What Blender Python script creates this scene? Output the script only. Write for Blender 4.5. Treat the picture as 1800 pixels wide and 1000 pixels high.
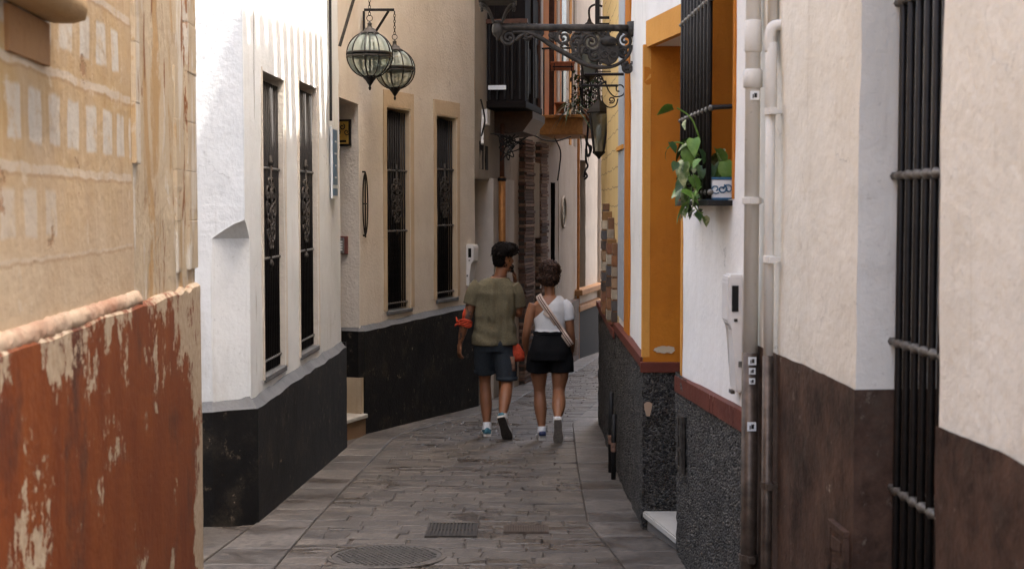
import bpy, bmesh, math, random
from mathutils import Vector, Matrix, noise, Quaternion
random.seed(7)
for o in list(bpy.data.objects): bpy.data.objects.remove(o)
S = bpy.context.scene
COL = S.collection
# ------------------------------------------------------------------ camera
FPX = 2500.0; PITCH = math.atan(138/2500); CAMZ = 1.6; SLOPE = 0.042
cam = bpy.data.cameras.new('camera'); co = bpy.data.objects.new('camera', cam); COL.objects.link(co)
co.location = (0, 0, CAMZ); co.rotation_euler = (math.pi/2 - PITCH, 0, 0)
cam.sensor_width = 36; cam.lens = 50; cam.clip_end = 1000; cam.clip_start = .05
cam.dof.use_dof = True; cam.dof.focus_distance = 12.6; cam.dof.aperture_fstop = 6.3
S.camera = co
# ------------------------------------------------------------------ light
SUN = Vector((1.0, -0.30, 2.1)).normalized()          # towards the sun
w = bpy.data.worlds.new('World'); S.world = w; w.use_nodes = True
wn = w.node_tree; bg = wn.nodes['Background']
sky = wn.nodes.new('ShaderNodeTexSky'); sky.sky_type = 'NISHITA'; sky.sun_disc = False
sky.sun_elevation = math.asin(SUN.z); sky.sun_rotation = math.atan2(SUN.x, SUN.y)
sky.air_density = 1.0; sky.dust_density = 8.0; sky.ozone_density = .6
wn.links.new(sky.outputs[0], bg.inputs[0]); bg.inputs[1].default_value = 0.15
sl = bpy.data.lights.new('sun', 'SUN'); so = bpy.data.objects.new('sun', sl); COL.objects.link(so)
sl.energy = 2.0; sl.angle = math.radians(0.5); sl.color = (1, .95, .88)
so.rotation_euler = SUN.to_track_quat('Z', 'Y').to_euler(); so.location = (6, -4, 14)
S.view_settings.view_transform = 'Standard'; S.view_settings.look = 'None'
S.view_settings.exposure = 2.9; S.view_settings.gamma = 1
S.cycles.max_bounces = 8; S.cycles.diffuse_bounces = 6; S.cycles.glossy_bounces = 3
S.cycles.transparent_max_bounces = 12; S.cycles.transmission_bounces = 4
S.cycles.use_denoising = True
S.cycles.caustics_reflective = False; S.cycles.caustics_refractive = False
# ------------------------------------------------------------------ node helpers
class N:
    def __init__(s, name):
        s.m = bpy.data.materials.new(name); s.m.use_nodes = True
        s.t = s.m.node_tree; s.b = s.t.nodes['Principled BSDF']
        s._c = None
    def put(s, sock, v):
        if hasattr(v, 'links') or isinstance(v, bpy.types.NodeSocket): s.t.links.new(v, sock)
        else:
            if isinstance(v, (tuple, list)) and len(v) == 3 and len(sock.default_value) == 4: v = (*v, 1)
            sock.default_value = v
    def co(s, scale=None, which='Object'):
        if s._c is None: s._c = s.t.nodes.new('ShaderNodeTexCoord')
        o = s._c.outputs[which]
        if scale is None: return o
        m = s.t.nodes.new('ShaderNodeMapping'); s.t.links.new(o, m.inputs[0]); m.inputs['Scale'].default_value = scale
        return m.outputs[0]
    def noise(s, scale=5, detail=4, rough=.55, vec=None, dist=0):
        n = s.t.nodes.new('ShaderNodeTexNoise'); s.put(n.inputs['Vector'], vec or s.co())
        n.inputs['Scale'].default_value = scale; n.inputs['Detail'].default_value = detail
        n.inputs['Roughness'].default_value = rough; n.inputs['Distortion'].default_value = dist
        return n.outputs[0]
    def voro(s, scale=5, vec=None, feat='F1', out='Distance', rnd=1):
        n = s.t.nodes.new('ShaderNodeTexVoronoi'); n.feature = feat; s.put(n.inputs['Vector'], vec or s.co())
        n.inputs['Scale'].default_value = scale; n.inputs['Randomness'].default_value = rnd
        return n.outputs[out]
    def ramp(s, f, a, b):
        n = s.t.nodes.new('ShaderNodeMapRange'); n.clamp = True; s.put(n.inputs[0], f)
        n.inputs[1].default_value = a; n.inputs[2].default_value = b; return n.outputs[0]
    def mix(s, f, a, b, mode='MIX'):
        n = s.t.nodes.new('ShaderNodeMix'); n.data_type = 'RGBA'; n.blend_type = mode
        s.put(n.inputs[0], f); s.put(n.inputs[6], a); s.put(n.inputs[7], b); return n.outputs[2]
    def math(s, op, a, b=0.0):
        n = s.t.nodes.new('ShaderNodeMath'); n.operation = op; s.put(n.inputs[0], a); s.put(n.inputs[1], b); return n.outputs[0]
    def sep(s, v=None):
        n = s.t.nodes.new('ShaderNodeSeparateXYZ'); s.put(n.inputs[0], v or s.co()); return n.outputs
    def between(s, v, a, b, soft=.004):
        return s.math('MULTIPLY', s.ramp(v, a-soft, a+soft), s.ramp(v, b+soft, b-soft))
    def bump(s, h, strength=.3, dist=.01):
        n = s.t.nodes.new('ShaderNodeBump'); n.inputs['Strength'].default_value = strength; n.inputs['Distance'].default_value = dist
        s.put(n.inputs['Height'], h); s.t.links.new(n.outputs[0], s.b.inputs['Normal'])
    def done(s, col, rough=.8, metal=0, spec=None):
        s.put(s.b.inputs['Base Color'], col); s.put(s.b.inputs['Roughness'], rough); s.put(s.b.inputs['Metallic'], metal)
        if spec is not None: s.b.inputs['Specular IOR Level'].default_value = spec
        return s.m
def mul(c, k): return tuple(x*k for x in c)

def plaster(name, c, c2=None, stain=.25, bscale=28, bstr=.35, rough=.88, dark=None):
    n = N(name); c2 = c2 or mul(c, .86)
    a = n.noise(1.7, 5, .6); b = n.noise(9, 5, .6)
    col = n.mix(n.ramp(a, .38, .66), c, c2)
    col = n.mix(n.math('MULTIPLY', n.ramp(b, .5, .75), .35), col, mul(c, .8))
    st = n.noise(2.6, 5, .65, n.co((1.6, 1.6, .35)))
    col = n.mix(n.math('MULTIPLY', n.ramp(st, .56, .74), stain), col, dark or (c[0]*.55, c[1]*.48, c[2]*.4))
    wv_ = n.t.nodes.new('ShaderNodeVectorMath'); wv_.operation = 'ADD'; nz = n.t.nodes.new('ShaderNodeTexNoise'); nz.inputs['Scale'].default_value = 3; nz.inputs['Detail'].default_value = 6
    n.t.links.new(n.co(), nz.inputs['Vector']); n.t.links.new(n.co(), wv_.inputs[0]); n.t.links.new(nz.outputs['Color'], wv_.inputs[1])
    cr = n.math('MULTIPLY', n.ramp(n.voro(1.1, wv_.outputs[0], 'DISTANCE_TO_EDGE'), .006, .0015), n.ramp(n.noise(1.9, 4), .54, .62))
    col = n.mix(n.math('MULTIPLY', cr, .55), col, mul(c, .38))
    dr = n.noise(7, 5, .65, n.co((2.6, 2.6, .16))); col = n.mix(n.math('MULTIPLY', n.ramp(dr, .60, .75), stain*.9), col, (c[0]*.5, c[1]*.44, c[2]*.36))
    sp = n.noise(60, 2, .5)
    col = n.mix(n.math('MULTIPLY', n.ramp(sp, .66, .74), .35), col, mul(c, .5))
    h = n.math('ADD', n.noise(bscale, 6, .62), n.math('MULTIPLY', n.noise(5, 3), 1.6))
    n.bump(h, bstr, .012)
    return n.done(col, rough, spec=.25)
def paint_dado(name, c, chip, chip_amt=.66, streak=(.6), rough=.5, alt=None):
    n = N(name)
    v = n.co((1.5, 1.5, 1.3)); col = n.mix(n.ramp(n.noise(2.6, 8, .72, v), .38, .68), c, alt or mul(c, 2.2))
    col = n.mix(n.math('MULTIPLY', n.ramp(n.noise(1.1, 4), .5, .75), .6), col, mul(c, .45))
    ch = n.noise(7, 9, .76, n.co((1.1, 1.1, .9)))
    f = n.ramp(ch, chip_amt, chip_amt+.02)
    col = n.mix(f, col, chip)
    du = n.noise(3.5, 8, .75); col = n.mix(n.math('MULTIPLY', n.ramp(du, .52, .70), .5), col, mul(chip, .22))
    sc = n.noise(18, 7, .78, n.co((.7, .7, .5))); col = n.mix(n.math('MULTIPLY', n.ramp(sc, .60, .66), .5), col, mul(chip, .6))
    n.bump(n.math('SUBTRACT', n.math('ADD', n.noise(40, 5, .6), n.math('MULTIPLY', n.noise(6, 4), 1.5)), n.math('MULTIPLY', f, .8)), .4, .01)
    return n.done(col, rough, spec=.18)
def simple(name, c, rough=.6, metal=0, var=.25, scale=20, b=.15, spec=.28):
    n = N(name); f = n.noise(scale, 4, .6)
    col = n.mix(n.ramp(f, .3, .7), mul(c, 1-var), mul(c, 1+var*.6))
    if b: n.bump(f, b, .004)
    return n.done(col, rough, metal, spec)
M = {}
M['white'] = plaster('white_limewash', (.66, .67, .66), (.59, .605, .595), .35)
M['cream'] = plaster('cream_render', (.73, .705, .63), (.66, .63, .55), .4, 22, .5)
M['rwhite'] = plaster('warm_white_limewash', (.76, .73, .68), (.70, .665, .61), .25)
M['bluewhite'] = plaster('blue_white_reveal', (.66, .635, .585), (.60, .575, .525), .3)
M['beige'] = plaster('beige_plaster', (.60, .535, .45), (.54, .475, .39), .25, 40, .6)
M['tan'] = plaster('tan_plaster', (.50, .385, .26), (.45, .34, .22), .2, 40, .4)
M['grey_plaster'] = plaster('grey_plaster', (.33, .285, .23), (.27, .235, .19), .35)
M['pink'] = plaster('pinkish_plaster', (.43, .365, .30), (.38, .32, .26), .35)
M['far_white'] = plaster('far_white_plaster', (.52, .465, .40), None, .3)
M['orange'] = plaster('ochre_orange_paint', (.47, .16, .011), (.39, .125, .009), .5, 34, .35, .75, dark=(.3, .12, .02))
M['ochre_light'] = plaster('light_ochre_band', (.58, .27, .055), (.52, .235, .045), .3, 34, .3)
M['blackpaint'] = paint_dado('black_dado_paint', (.004, .0034, .003), (.26, .20, .135), .655, alt=(.010, .009, .008), rough=.62)
M['greyledge'] = plaster('grey_ledge_paint', (.115, .116, .118), (.085, .086, .088), .3, 40, .4, .6)
M['brown'] = paint_dado('brown_dado_paint', (.024, .0125, .0085), (.34, .28, .22), .635, alt=(.115, .066, .045), rough=.62)
M['maroon'] = plaster('maroon_band', (.12, .028, .016), (.085, .02, .012), .3, 40, .3, .6)
M['iron'] = simple('dark_iron', (.011, .009, .008), .5, .3, .5, 40, .2, .3)
M['iron_grey'] = simple('weathered_cast_iron', (.045, .038, .031), .6, .2, .6, 30, .4)
M['iron_strap'] = simple('grey_strap_iron', (.14, .13, .115), .5, .4, .5, 60, .3)
M['wood'] = simple('dark_stained_wood', (.007, .004, .003), .75, 0, .5, 14, .2, .15)
M['redwood'] = simple('red_brown_wood', (.09, .035, .018), .55, 0, .4, 14, .2)
M['glassdark'] = simple('dark_pane', (.008, .008, .008), .25, 0, .3, 3, 0, .2)
M['plastic'] = simple('grey_white_plastic', (.60, .575, .54), .45, 0, .12, 6, .05)
M['pipe'] = plaster('painted_pipe', (.62, .60, .555), (.55, .53, .48), .5, 50, .15, .6)
M['pipedark'] = simple('bare_steel_pipe', (.10, .075, .058), .42, .55, .5, 18, .2)
M['copper'] = simple('copper_pipe', (.40, .17, .05), .45, .4, .25, 14, .1)
M['marble'] = plaster('marble_step', (.46, .435, .39), (.36, .335, .29), .6, 30, .15, .45)
M['terracotta'] = simple('terracotta', (.34, .11, .045), .75, 0, .25, 24, .2)
M['blue'] = simple('blue_enamel', (.035, .12, .22), .3, 0, .3, 12, 0)
M['white_enamel'] = simple('white_enamel', (.72, .74, .74), .3, 0, .08, 12, 0)
M['yellow_tile'] = simple('yellow_glazed_tile', (.50, .30, .06), .3, 0, .2, 12, 0)
M['black_mark'] = simple('black_mark', (.01, .009, .008), .5, 0, .1, 5, 0)
M['cable'] = simple('black_cable', (.012, .011, .010), .6, 0, .3, 20, 0)
M['granite'] = simple('granite_flag', (.15, .135, .12), .5, 0, .3, 90, .25)

M['bk0'] = simple('brown_brick', (.19, .105, .07), .85, 0, .4, 30, .5)
M['bk1'] = simple('pale_brick', (.27, .17, .115), .85, 0, .4, 30, .5)
M['bk2'] = simple('dark_brick', (.11, .06, .042), .85, 0, .4, 30, .5)
def roughcast():
    n = N('black_roughcast'); v = n.voro(90); nz = n.noise(45, 4, .6)
    col = n.mix(n.ramp(n.voro(90, out='Color'), .25, .9), (.007, .006, .005), (.13, .117, .10))
    col = n.mix(n.math('MULTIPLY', n.ramp(n.noise(3, 5), .5, .7), .6), col, (.03, .024, .019))
    n.bump(n.math('ADD', n.math('SUBTRACT', 1.0, v), n.math('MULTIPLY', nz, .6)), .9, .03)
    return n.done(col, .62, spec=.35)
M['roughcast'] = roughcast()
def redpaint():
    n = N('peeling_red_paint')
    base = n.mix(n.ramp(n.noise(2.5, 7, .68, n.co((2.0, 2.0, .8))), .35, .7), (.16, .034, .006), (.245, .064, .011))
    base = n.mix(n.math('MULTIPLY', n.ramp(n.noise(1.6, 7, .7, n.co((1.4, 1.4, .7))), .56, .66), .85), base, (.06, .026, .019))
    base = n.mix(n.math('MULTIPLY', n.ramp(n.noise(6, 8, .75, n.co((1.5, 1.5, .8))), .58, .72), .6), base, (.26, .085, .035))
    pe = n.math('ADD', n.math('MULTIPLY', n.noise(1.7, 4, .6, n.co((1.5, 1.5, 1.25))), .5), n.math('MULTIPLY', n.noise(5.5, 10, .80, n.co((1.3, 1.3, 1.15)), .1), .5))
    z = n.sep()[2]; x = n.sep()[0]
    pe = n.math('ADD', pe, n.math('MULTIPLY', n.ramp(z, .75, 1.35), .075))        # paint lost first along the ledge
    pe = n.math('ADD', pe, n.math('MULTIPLY', n.ramp(x, 5.66, 6.0), .16))          # and along the corner
    f = n.ramp(pe, .574, .582)
    pl = n.mix(n.ramp(n.noise(30, 4), .35, .7), (.50, .40, .28), (.38, .27, .17))
    col = n.mix(f, base, pl)
    n.bump(n.math('SUBTRACT', n.math('MULTIPLY', n.noise(34, 5, .6), .6), n.math('MULTIPLY', f, .9)), .55, .012)
    return n.done(col, n.ramp(f, 0, 1), spec=.3) if 0 else n.done(col, .6, spec=.3)
M['redpaint'] = redpaint()
def fresco():
    n = N('faded_painted_fresco'); x, y, z = n.sep()
    wob = n.math('MULTIPLY', n.math('SUBTRACT', n.noise(9, 3), .5), .03)
    xx = n.math('ADD', x, wob); zz = n.math('ADD', z, wob)
    och = n.mix(n.ramp(n.noise(2.4, 6, .65), .3, .7), (.48, .325, .15), (.48, .37, .25))
    och = n.mix(n.math('MULTIPLY', n.ramp(n.noise(4, 5, .7, n.co((3, 3, .7))), .55, .75), .5), och, (.36, .2, .08))
    pale = n.mix(n.ramp(n.noise(3.2, 6, .65), .35, .7), (.55, .435, .30), (.48, .35, .22))
    col = n.mix(n.ramp(n.math('ADD', z, n.math('MULTIPLY', n.noise(2, 5), .5)), 2.05, 1.72), och, pale)
    lf = None
    wear = n.ramp(n.noise(8, 6, .7), .70, .52)
    for (z0, z1, off, x1, amt) in ((1.755, 1.885, 3.229, 4.70, .85), (2.015, 2.14, 3.769, 4.5, .9), (1.525, 1.64, 3.364, 3.78, .5), (2.27, 2.4, 3.229, 4.7, .8)):
        fr = n.math('FRACT', n.math('DIVIDE', n.math('SUBTRACT', xx, off), .2045))
        r = n.math('MULTIPLY', n.between(fr, .03, .63, .03), n.between(zz, z0, z1, .006))
        r = n.math('MULTIPLY', r, n.math('LESS_THAN', x, x1)); r = n.math('MULTIPLY', r, n.math('MULTIPLY', wear, amt))
        col = n.mix(r, col, (.56, .53, .47))
        ed = n.math('MULTIPLY', n.between(fr, .80, .84, .02), n.between(zz, z0-.05, z1+.03, .01))
        col = n.mix(n.math('MULTIPLY', ed, .35), col, (.62, .5, .36))
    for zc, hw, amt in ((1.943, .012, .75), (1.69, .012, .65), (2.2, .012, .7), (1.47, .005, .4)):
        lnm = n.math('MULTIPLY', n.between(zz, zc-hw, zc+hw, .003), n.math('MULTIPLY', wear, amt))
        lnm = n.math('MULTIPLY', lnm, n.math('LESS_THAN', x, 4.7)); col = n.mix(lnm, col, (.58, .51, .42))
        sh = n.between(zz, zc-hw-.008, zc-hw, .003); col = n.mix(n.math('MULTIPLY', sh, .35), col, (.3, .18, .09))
    # the worn corner strip: layers of lime, ochre and brown in vertical bands
    band = n.noise(1.0, 8, .72, n.co((3.4, 3.4, .9)), .6)
    strip = n.mix(n.ramp(band, .42, .46), (.44, .29, .14), (.52, .42, .29))
    strip = n.mix(n.ramp(band, .56, .575), strip, (.60, .55, .46))
    strip = n.mix(n.ramp(n.noise(1.3, 6, .7, n.co((5, 5, .9))), .585, .60), strip, (.25, .11, .045))
    f = n.math('GREATER_THAN', n.math('ADD', x, n.math('MULTIPLY', wob, .8)), 4.72)
    col = n.mix(f, col, strip)
    patch = n.ramp(n.noise(2.1, 7, .7), .615, .63); col = n.mix(n.math('MULTIPLY', patch, .8), col, (.34, .19, .10))
    dirt = n.ramp(n.noise(1.6, 7, .7, n.co((2.5, 2.5, .6))), .5, .72); col = n.mix(n.math('MULTIPLY', dirt, .45), col, (.33, .22, .13))
    fl = n.ramp(n.noise(5, 7, .72), .60, .63); col = n.mix(n.math('MULTIPLY', fl, .6), col, (.58, .49, .37))
    n.bump(n.math('ADD', n.math('MULTIPLY', n.noise(24, 6, .65), .8), n.math('ADD', n.math('MULTIPLY', n.ramp(band, .42, .58), n.math('MULTIPLY', f, 1.1)), n.math('MULTIPLY', patch, -.8))), .55, .014)
    return n.done(col, .9, spec=.2)
M['fresco'] = fresco()
def yellowwall():
    n = N('yellow_render'); col = n.mix(n.ramp(n.noise(3, 5), .3, .7), (.60, .44, .19), (.55, .385, .15))
    zz = n.math('ADD', n.sep()[2], n.math('MULTIPLY', n.noise(1.6, 3), .10))
    ln = n.between(n.math('FRACT', n.math('DIVIDE', zz, .15)), .03, .085, .02); col = n.mix(n.math('MULTIPLY', ln, .8), col, (.16, .10, .05))
    n.bump(n.noise(30, 5), .3, .01); return n.done(col, .85)
M['yellow'] = yellowwall()
def stone(name, c, var, sc, wet):
    n = N(name); oi = n.t.nodes.new('ShaderNodeObjectInfo')
    g = n.t.nodes.new('ShaderNodeNewGeometry')
    P = g.outputs['Position']
    a = n.noise(3.1, 6, .65, P); b = n.noise(sc, 3, .6, P); c3 = n.noise(210, 2, .5, P)
    col = n.mix(n.ramp(a, .3, .7), mul(c, 1-var), mul(c, 1+var))
    col = n.mix(n.math('MULTIPLY', n.ramp(b, .45, .60), .7), col, mul(c, .34))
    col = n.mix(n.math('MULTIPLY', n.ramp(c3, .56, .66), .6), col, mul(c, 2.2))
    tn = n.t.nodes.new('ShaderNodeAttribute'); tn.attribute_name = 'tone'
    k = n.math('ADD', .72, n.math('MULTIPLY', oi.outputs['Random'], .5))
    col = n.mix(1.0, col, k, 'MULTIPLY')
    mp = n.t.nodes.new('ShaderNodeMapping'); n.t.links.new(P, mp.inputs[0]); mp.inputs['Scale'].default_value = (1.0, 1.6, 1)
    wt = n.ramp(n.noise(1.55, 5, .6, mp.outputs[0]), .52, .64)
    col = n.mix(n.math('MULTIPLY', wt, .55), col, mul((c[0]*1.05, c[1]*.86, c[2]*.7), .4))
    n.bump(n.math('ADD', n.math('MULTIPLY', b, .8), n.math('MULTIPLY', c3, .5)), .45, .012)
    r = n.math('SUBTRACT', .52, n.math('MULTIPLY', wt, wet))
    return n.done(col, r, spec=.5)
M['setts'] = stone('granite_setts', (.080, .065, .050), .65, 60, .42)
M['slab'] = stone('slate_slab', (.092, .078, .064), .55, 26, .24)
M['grout'] = simple('sandy_grout', (.085, .07, .056), .85, 0, .35, 60, .5)
# ------------------------------------------------------------------ geometry helpers
def new_obj(name, me, mat=None, parent=None):
    o = bpy.data.objects.new(name, me); COL.objects.link(o)
    if mat is not None:
        for m in (mat if isinstance(mat, (list, tuple)) else [mat]):
            me.materials.append(m if not isinstance(m, str) else M[m])
    if parent is not None: o.parent = parent
    return o
def from_bm(name, bm, mat, parent=None, smooth=False):
    bmesh.ops.recalc_face_normals(bm, faces=bm.faces)
    me = bpy.data.meshes.new(name); bm.to_mesh(me); bm.free()
    if smooth: me.polygons.foreach_set('use_smooth', [True]*len(me.polygons))
    return new_obj(name, me, mat, parent)
def tag(o, label, cat, group=None):
    o['label'] = label; o['category'] = cat
    if group: o['group'] = group
    return o
def empty(name, mtx=None):
    o = bpy.data.objects.new(name, None); COL.objects.link(o); o.empty_display_size = .2
    if mtx is not None: o.matrix_world = mtx
    return o
def copy_tree(o, parent=None):
    c = o.copy(); COL.objects.link(c); c.parent = parent
    for ch in o.children: copy_tree(ch, c)
    return c
def gz(y): return -SLOPE*y
def P(px, py, d):
    sp, cp = math.sin(PITCH), math.cos(PITCH)
    v = Vector(((px-900), FPX*cp + (500-py)*sp, -FPX*sp + (500-py)*cp)); v *= d/v.y
    return Vector((v.x, v.y, v.z + CAMZ))
def G(px, py):
    v = P(px, py, 1.0) - Vector((0, 0, CAMZ)); t = -CAMZ/(v.z + SLOPE*v.y); return Vector((v.x*t, v.y*t, CAMZ+v.z*t))
def box(bm, x0, x1, y0, y1, z0, z1, bev=0.0, mtx=None):
    r = bmesh.ops.create_cube(bm, size=1); vs = r['verts']
    bmesh.ops.transform(bm, matrix=Matrix.Translation(((x0+x1)/2, (y0+y1)/2, (z0+z1)/2)) @ Matrix.Diagonal((x1-x0, y1-y0, z1-z0, 1)), verts=vs)
    if bev > 0:
        es = list({e for v in vs for e in v.link_edges})
        rr = bmesh.ops.bevel(bm, geom=es, offset=bev, segments=2, affect='EDGES', profile=.6)
        vs = list({v for f in rr['faces'] for v in f.verts} | {v for v in vs if v.is_valid})
    if mtx is not None: bmesh.ops.transform(bm, matrix=mtx, verts=vs)
    return vs
def tube(bm, pts, r, n=6, cap=True, flat=1.0):
    pts = [Vector(p) for p in pts]; k = len(pts)
    rs = r if isinstance(r, (list, tuple)) else [r]*k
    t0 = (pts[1]-pts[0]).normalized(); up = Vector((0, 0, 1)) if abs(t0.z) < .9 else Vector((1, 0, 0))
    nrm = t0.cross(up).normalized(); rings = []; pt = t0
    for i in range(k):
        t = (pts[min(i+1, k-1)] - pts[max(i-1, 0)])
        t = t.normalized() if t.length > 1e-9 else pt
        ax = pt.cross(t)
        if ax.length > 1e-7: nrm = Quaternion(ax.normalized(), pt.angle(t)) @ nrm
        pt = t; b = t.cross(nrm).normalized(); nrm = b.cross(t).normalized()
        rings.append([bm.verts.new(pts[i] + (nrm*math.cos(a) + b*math.sin(a)*flat)*rs[i]) for a in [2*math.pi*j/n for j in range(n)]])
    for i in range(k-1):
        for j in range(n): bm.faces.new((rings[i][j], rings[i][(j+1) % n], rings[i+1][(j+1) % n], rings[i+1][j]))
    if cap:
        bm.faces.new(rings[0][::-1]); bm.faces.new(rings[-1])
def lathe(bm, prof, c=(0, 0, 0), n=20, axis=None):
    c = Vector(c); rings = []
    for r, z in prof: rings.append([bm.verts.new(c + Vector((r*math.cos(2*math.pi*j/n), r*math.sin(2*math.pi*j/n), z))) for j in range(n)])
    for i in range(len(prof)-1):
        for j in range(n): bm.faces.new((rings[i][j], rings[i][(j+1) % n], rings[i+1][(j+1) % n], rings[i+1][j]))
    bm.faces.new(rings[0][::-1]); bm.faces.new(rings[-1])
def prism(bm, poly, z0, z1):
    a = [bm.verts.new((p[0], p[1], z0)) for p in poly]; b = [bm.verts.new((p[0], p[1], z1)) for p in poly]
    bm.faces.new(a[::-1]); bm.faces.new(b)
    for i in range(len(poly)): j = (i+1) % len(poly); bm.faces.new((a[i], a[j], b[j], b[i]))
def spiral(c, r0, r1, a0, turns, ax=Vector((1, 0, 0)), az=Vector((0, 0, 1)), n=26):
    c = Vector(c); out = []
    for i in range(n+1):
        t = i/n; a = a0 + turns*2*math.pi*t; r = r0 + (r1-r0)*t
        out.append(c + ax*(r*math.cos(a)) + az*(r*math.sin(a)))
    return out
def smooth_path(pts, sub=6):
    pts = [Vector(p) for p in pts]; out = []
    for i in range(len(pts)-1):
        p0 = pts[max(i-1, 0)]; p1 = pts[i]; p2 = pts[i+1]; p3 = pts[min(i+2, len(pts)-1)]
        for k in range(sub):
            t = k/sub; out.append(.5*((2*p1) + (p2-p0)*t + (2*p0-5*p1+4*p2-p3)*t*t + (3*p1-p0-3*p2+p3)*t**3))
    out.append(pts[-1]); return out

class House:
    """A house front: u runs along the wall away from the camera, w out to the street, z up."""
    def __init__(s, name, p0, p1, side):
        p0 = Vector((*p0, 0)); p1 = Vector((*p1, 0)); s.L = (p1-p0).length; d = (p1-p0)/s.L
        s.s = -1 if side == 'L' else 1
        left = Vector((-d.y, d.x, 0)); s.M = Matrix(((d.x, left.x, 0, p0.x), (d.y, left.y, 0, p0.y), (0, 0, 1, 0), (0, 0, 0, 1)))
        s.o = empty(name, s.M); s.seed = random.random()*50
    def ud(s, d):      # u of the point of the wall plane that lies d metres ahead
        return (d - s.M[1][3]) / s.M[1][0]
    def world(s, u, wv, z): return s.M @ Vector((u, s.s*wv, z))
    def local(s, p):
        q = s.M.inverted() @ Vector(p); return Vector((q.x, s.s*q.y, q.z))
    def v(s, u, wv, z): return Vector((u, s.s*wv, z))
    def add(s, name, bm, mat, parent=None, smooth=False): return from_bm(name, bm, mat, parent or s.o, smooth)
    def bx(s, bm, u0, u1, w0, w1, z0, z1, bev=0): 
        a, b = sorted((s.s*w0, s.s*w1)); return box(bm, u0, u1, a, b, z0, z1, bev)
    def wall(s, name, mat, u0, u1, z0, z1, ops=(), reveal=.3, rmat=None, step=.11, jit=.006, wv=0.0, zf=3.3, ends=True, hf=0.0, topj=0.0):
        def breaks(a, b, keys, st):
            ks = sorted({a, b, *[k for k in keys if a < k < b]}); out = []
            for i in range(len(ks)-1):
                n = max(1, math.ceil((ks[i+1]-ks[i])/st))
                out += [ks[i] + (ks[i+1]-ks[i])*j/n for j in range(n)]
            return out+[b]
        us = breaks(u0, u1, [k for o in ops for k in o[:2]], step)
        zz = breaks(z0, min(z1, zf), [k for o in ops for k in o[2:4]], step)
        if z1 > zf: zz = zz[:-1] + breaks(zf, z1, [k for o in ops for k in o[2:4]], .6)
        bm = bmesh.new(); V = {}
        def off(u, z, a=1):
            return (noise.noise(Vector((u*1.3, z*1.3, s.seed)))*1.6 + noise.noise(Vector((u*5, z*5, s.seed+9)))*.7)*jit*a + (hf*noise.noise(Vector((u*27, z*27, s.seed))) + hf*.8*noise.noise(Vector((u*55, z*55, 3))) if hf else 0)
        def edge(u, z):
            for o in ops:
                if o[0]-1e-6 <= u <= o[1]+1e-6 and o[2]-1e-6 <= z <= o[3]+1e-6: return True
            return False
        for i, u in enumerate(us):
            for j, z in enumerate(zz):
                du = dz = 0
                if edge(u, z):
                    du = noise.noise(Vector((z*3.1, u, s.seed+3)))*.011; dz = noise.noise(Vector((u*3.1, z, s.seed+5)))*.009
                if topj and j == len(zz)-1: dz += topj*(noise.noise(Vector((u*3, 2, s.seed))) + .6*noise.noise(Vector((u*13, 2, s.seed))) + .4*noise.noise(Vector((u*40, 2, s.seed))))
                V[i, j] = bm.verts.new(s.v(u+du, wv+off(u, z), z+dz))
        def inop(u, z): return any(o[0] < u < o[1] and o[2] < z < o[3] for o in ops)
        for i in range(len(us)-1):
            for j in range(len(zz)-1):
                if not inop((us[i]+us[i+1])/2, (zz[j]+zz[j+1])/2):
                    bm.faces.new((V[i, j], V[i+1, j], V[i+1, j+1], V[i, j+1]))
        mi = 1 if rmat else 0
        for o in ops:
            I = [i for i, u in enumerate(us) if o[0]-1e-6 <= u <= o[1]+1e-6]; J = [j for j, z in enumerate(zz) if o[2]-1e-6 <= z <= o[3]+1e-6]
            rv = o[4] if len(o) > 4 else reveal
            sd = o[5] if len(o) > 5 else 'lrbt'
            chains = [c_ for q_, c_ in zip('lrbt', [[(I[0], j) for j in J], [(I[-1], j) for j in J], [(i, J[0]) for i in I], [(i, J[-1]) for i in I]]) if q_ in sd]
            for c in chains:
                A = [bm.verts.new(V[k].co) for k in c]
                B = [bm.verts.new(s.v(us[k[0]], wv-rv, zz[k[1]])) for k in c]
                for q in range(len(c)-1):
                    f = bm.faces.new((A[q], A[q+1], B[q+1], B[q])); f.material_index = mi
        if ends:
            for i in (0, len(us)-1):
                A = [bm.verts.new(V[i, j].co) for j in range(len(zz))]
                B = [bm.verts.new(s.v(us[i], wv-.55, zz[j])) for j in range(len(zz))]
                for q in range(len(zz)-1): bm.faces.new((A[q], A[q+1], B[q+1], B[q]))
        me_mats = [mat] + ([rmat] if rmat else [])
        o = s.add(name, bm, me_mats); me = o.data
        me.polygons.foreach_set('use_smooth', [True]*len(me.polygons))
        return o
    def body(s, u0, u1, z1, depth=5.0, wv=-.5, mat='grey_plaster'):
        bm = bmesh.new(); s.bx(bm, u0, u1, wv, wv-depth, -2.5, z1); 
        s.bx(bm, u0, u1, .0, wv-depth, z1+.002, z1+.15)
        return s.add('back_wall', bm, mat)
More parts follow.
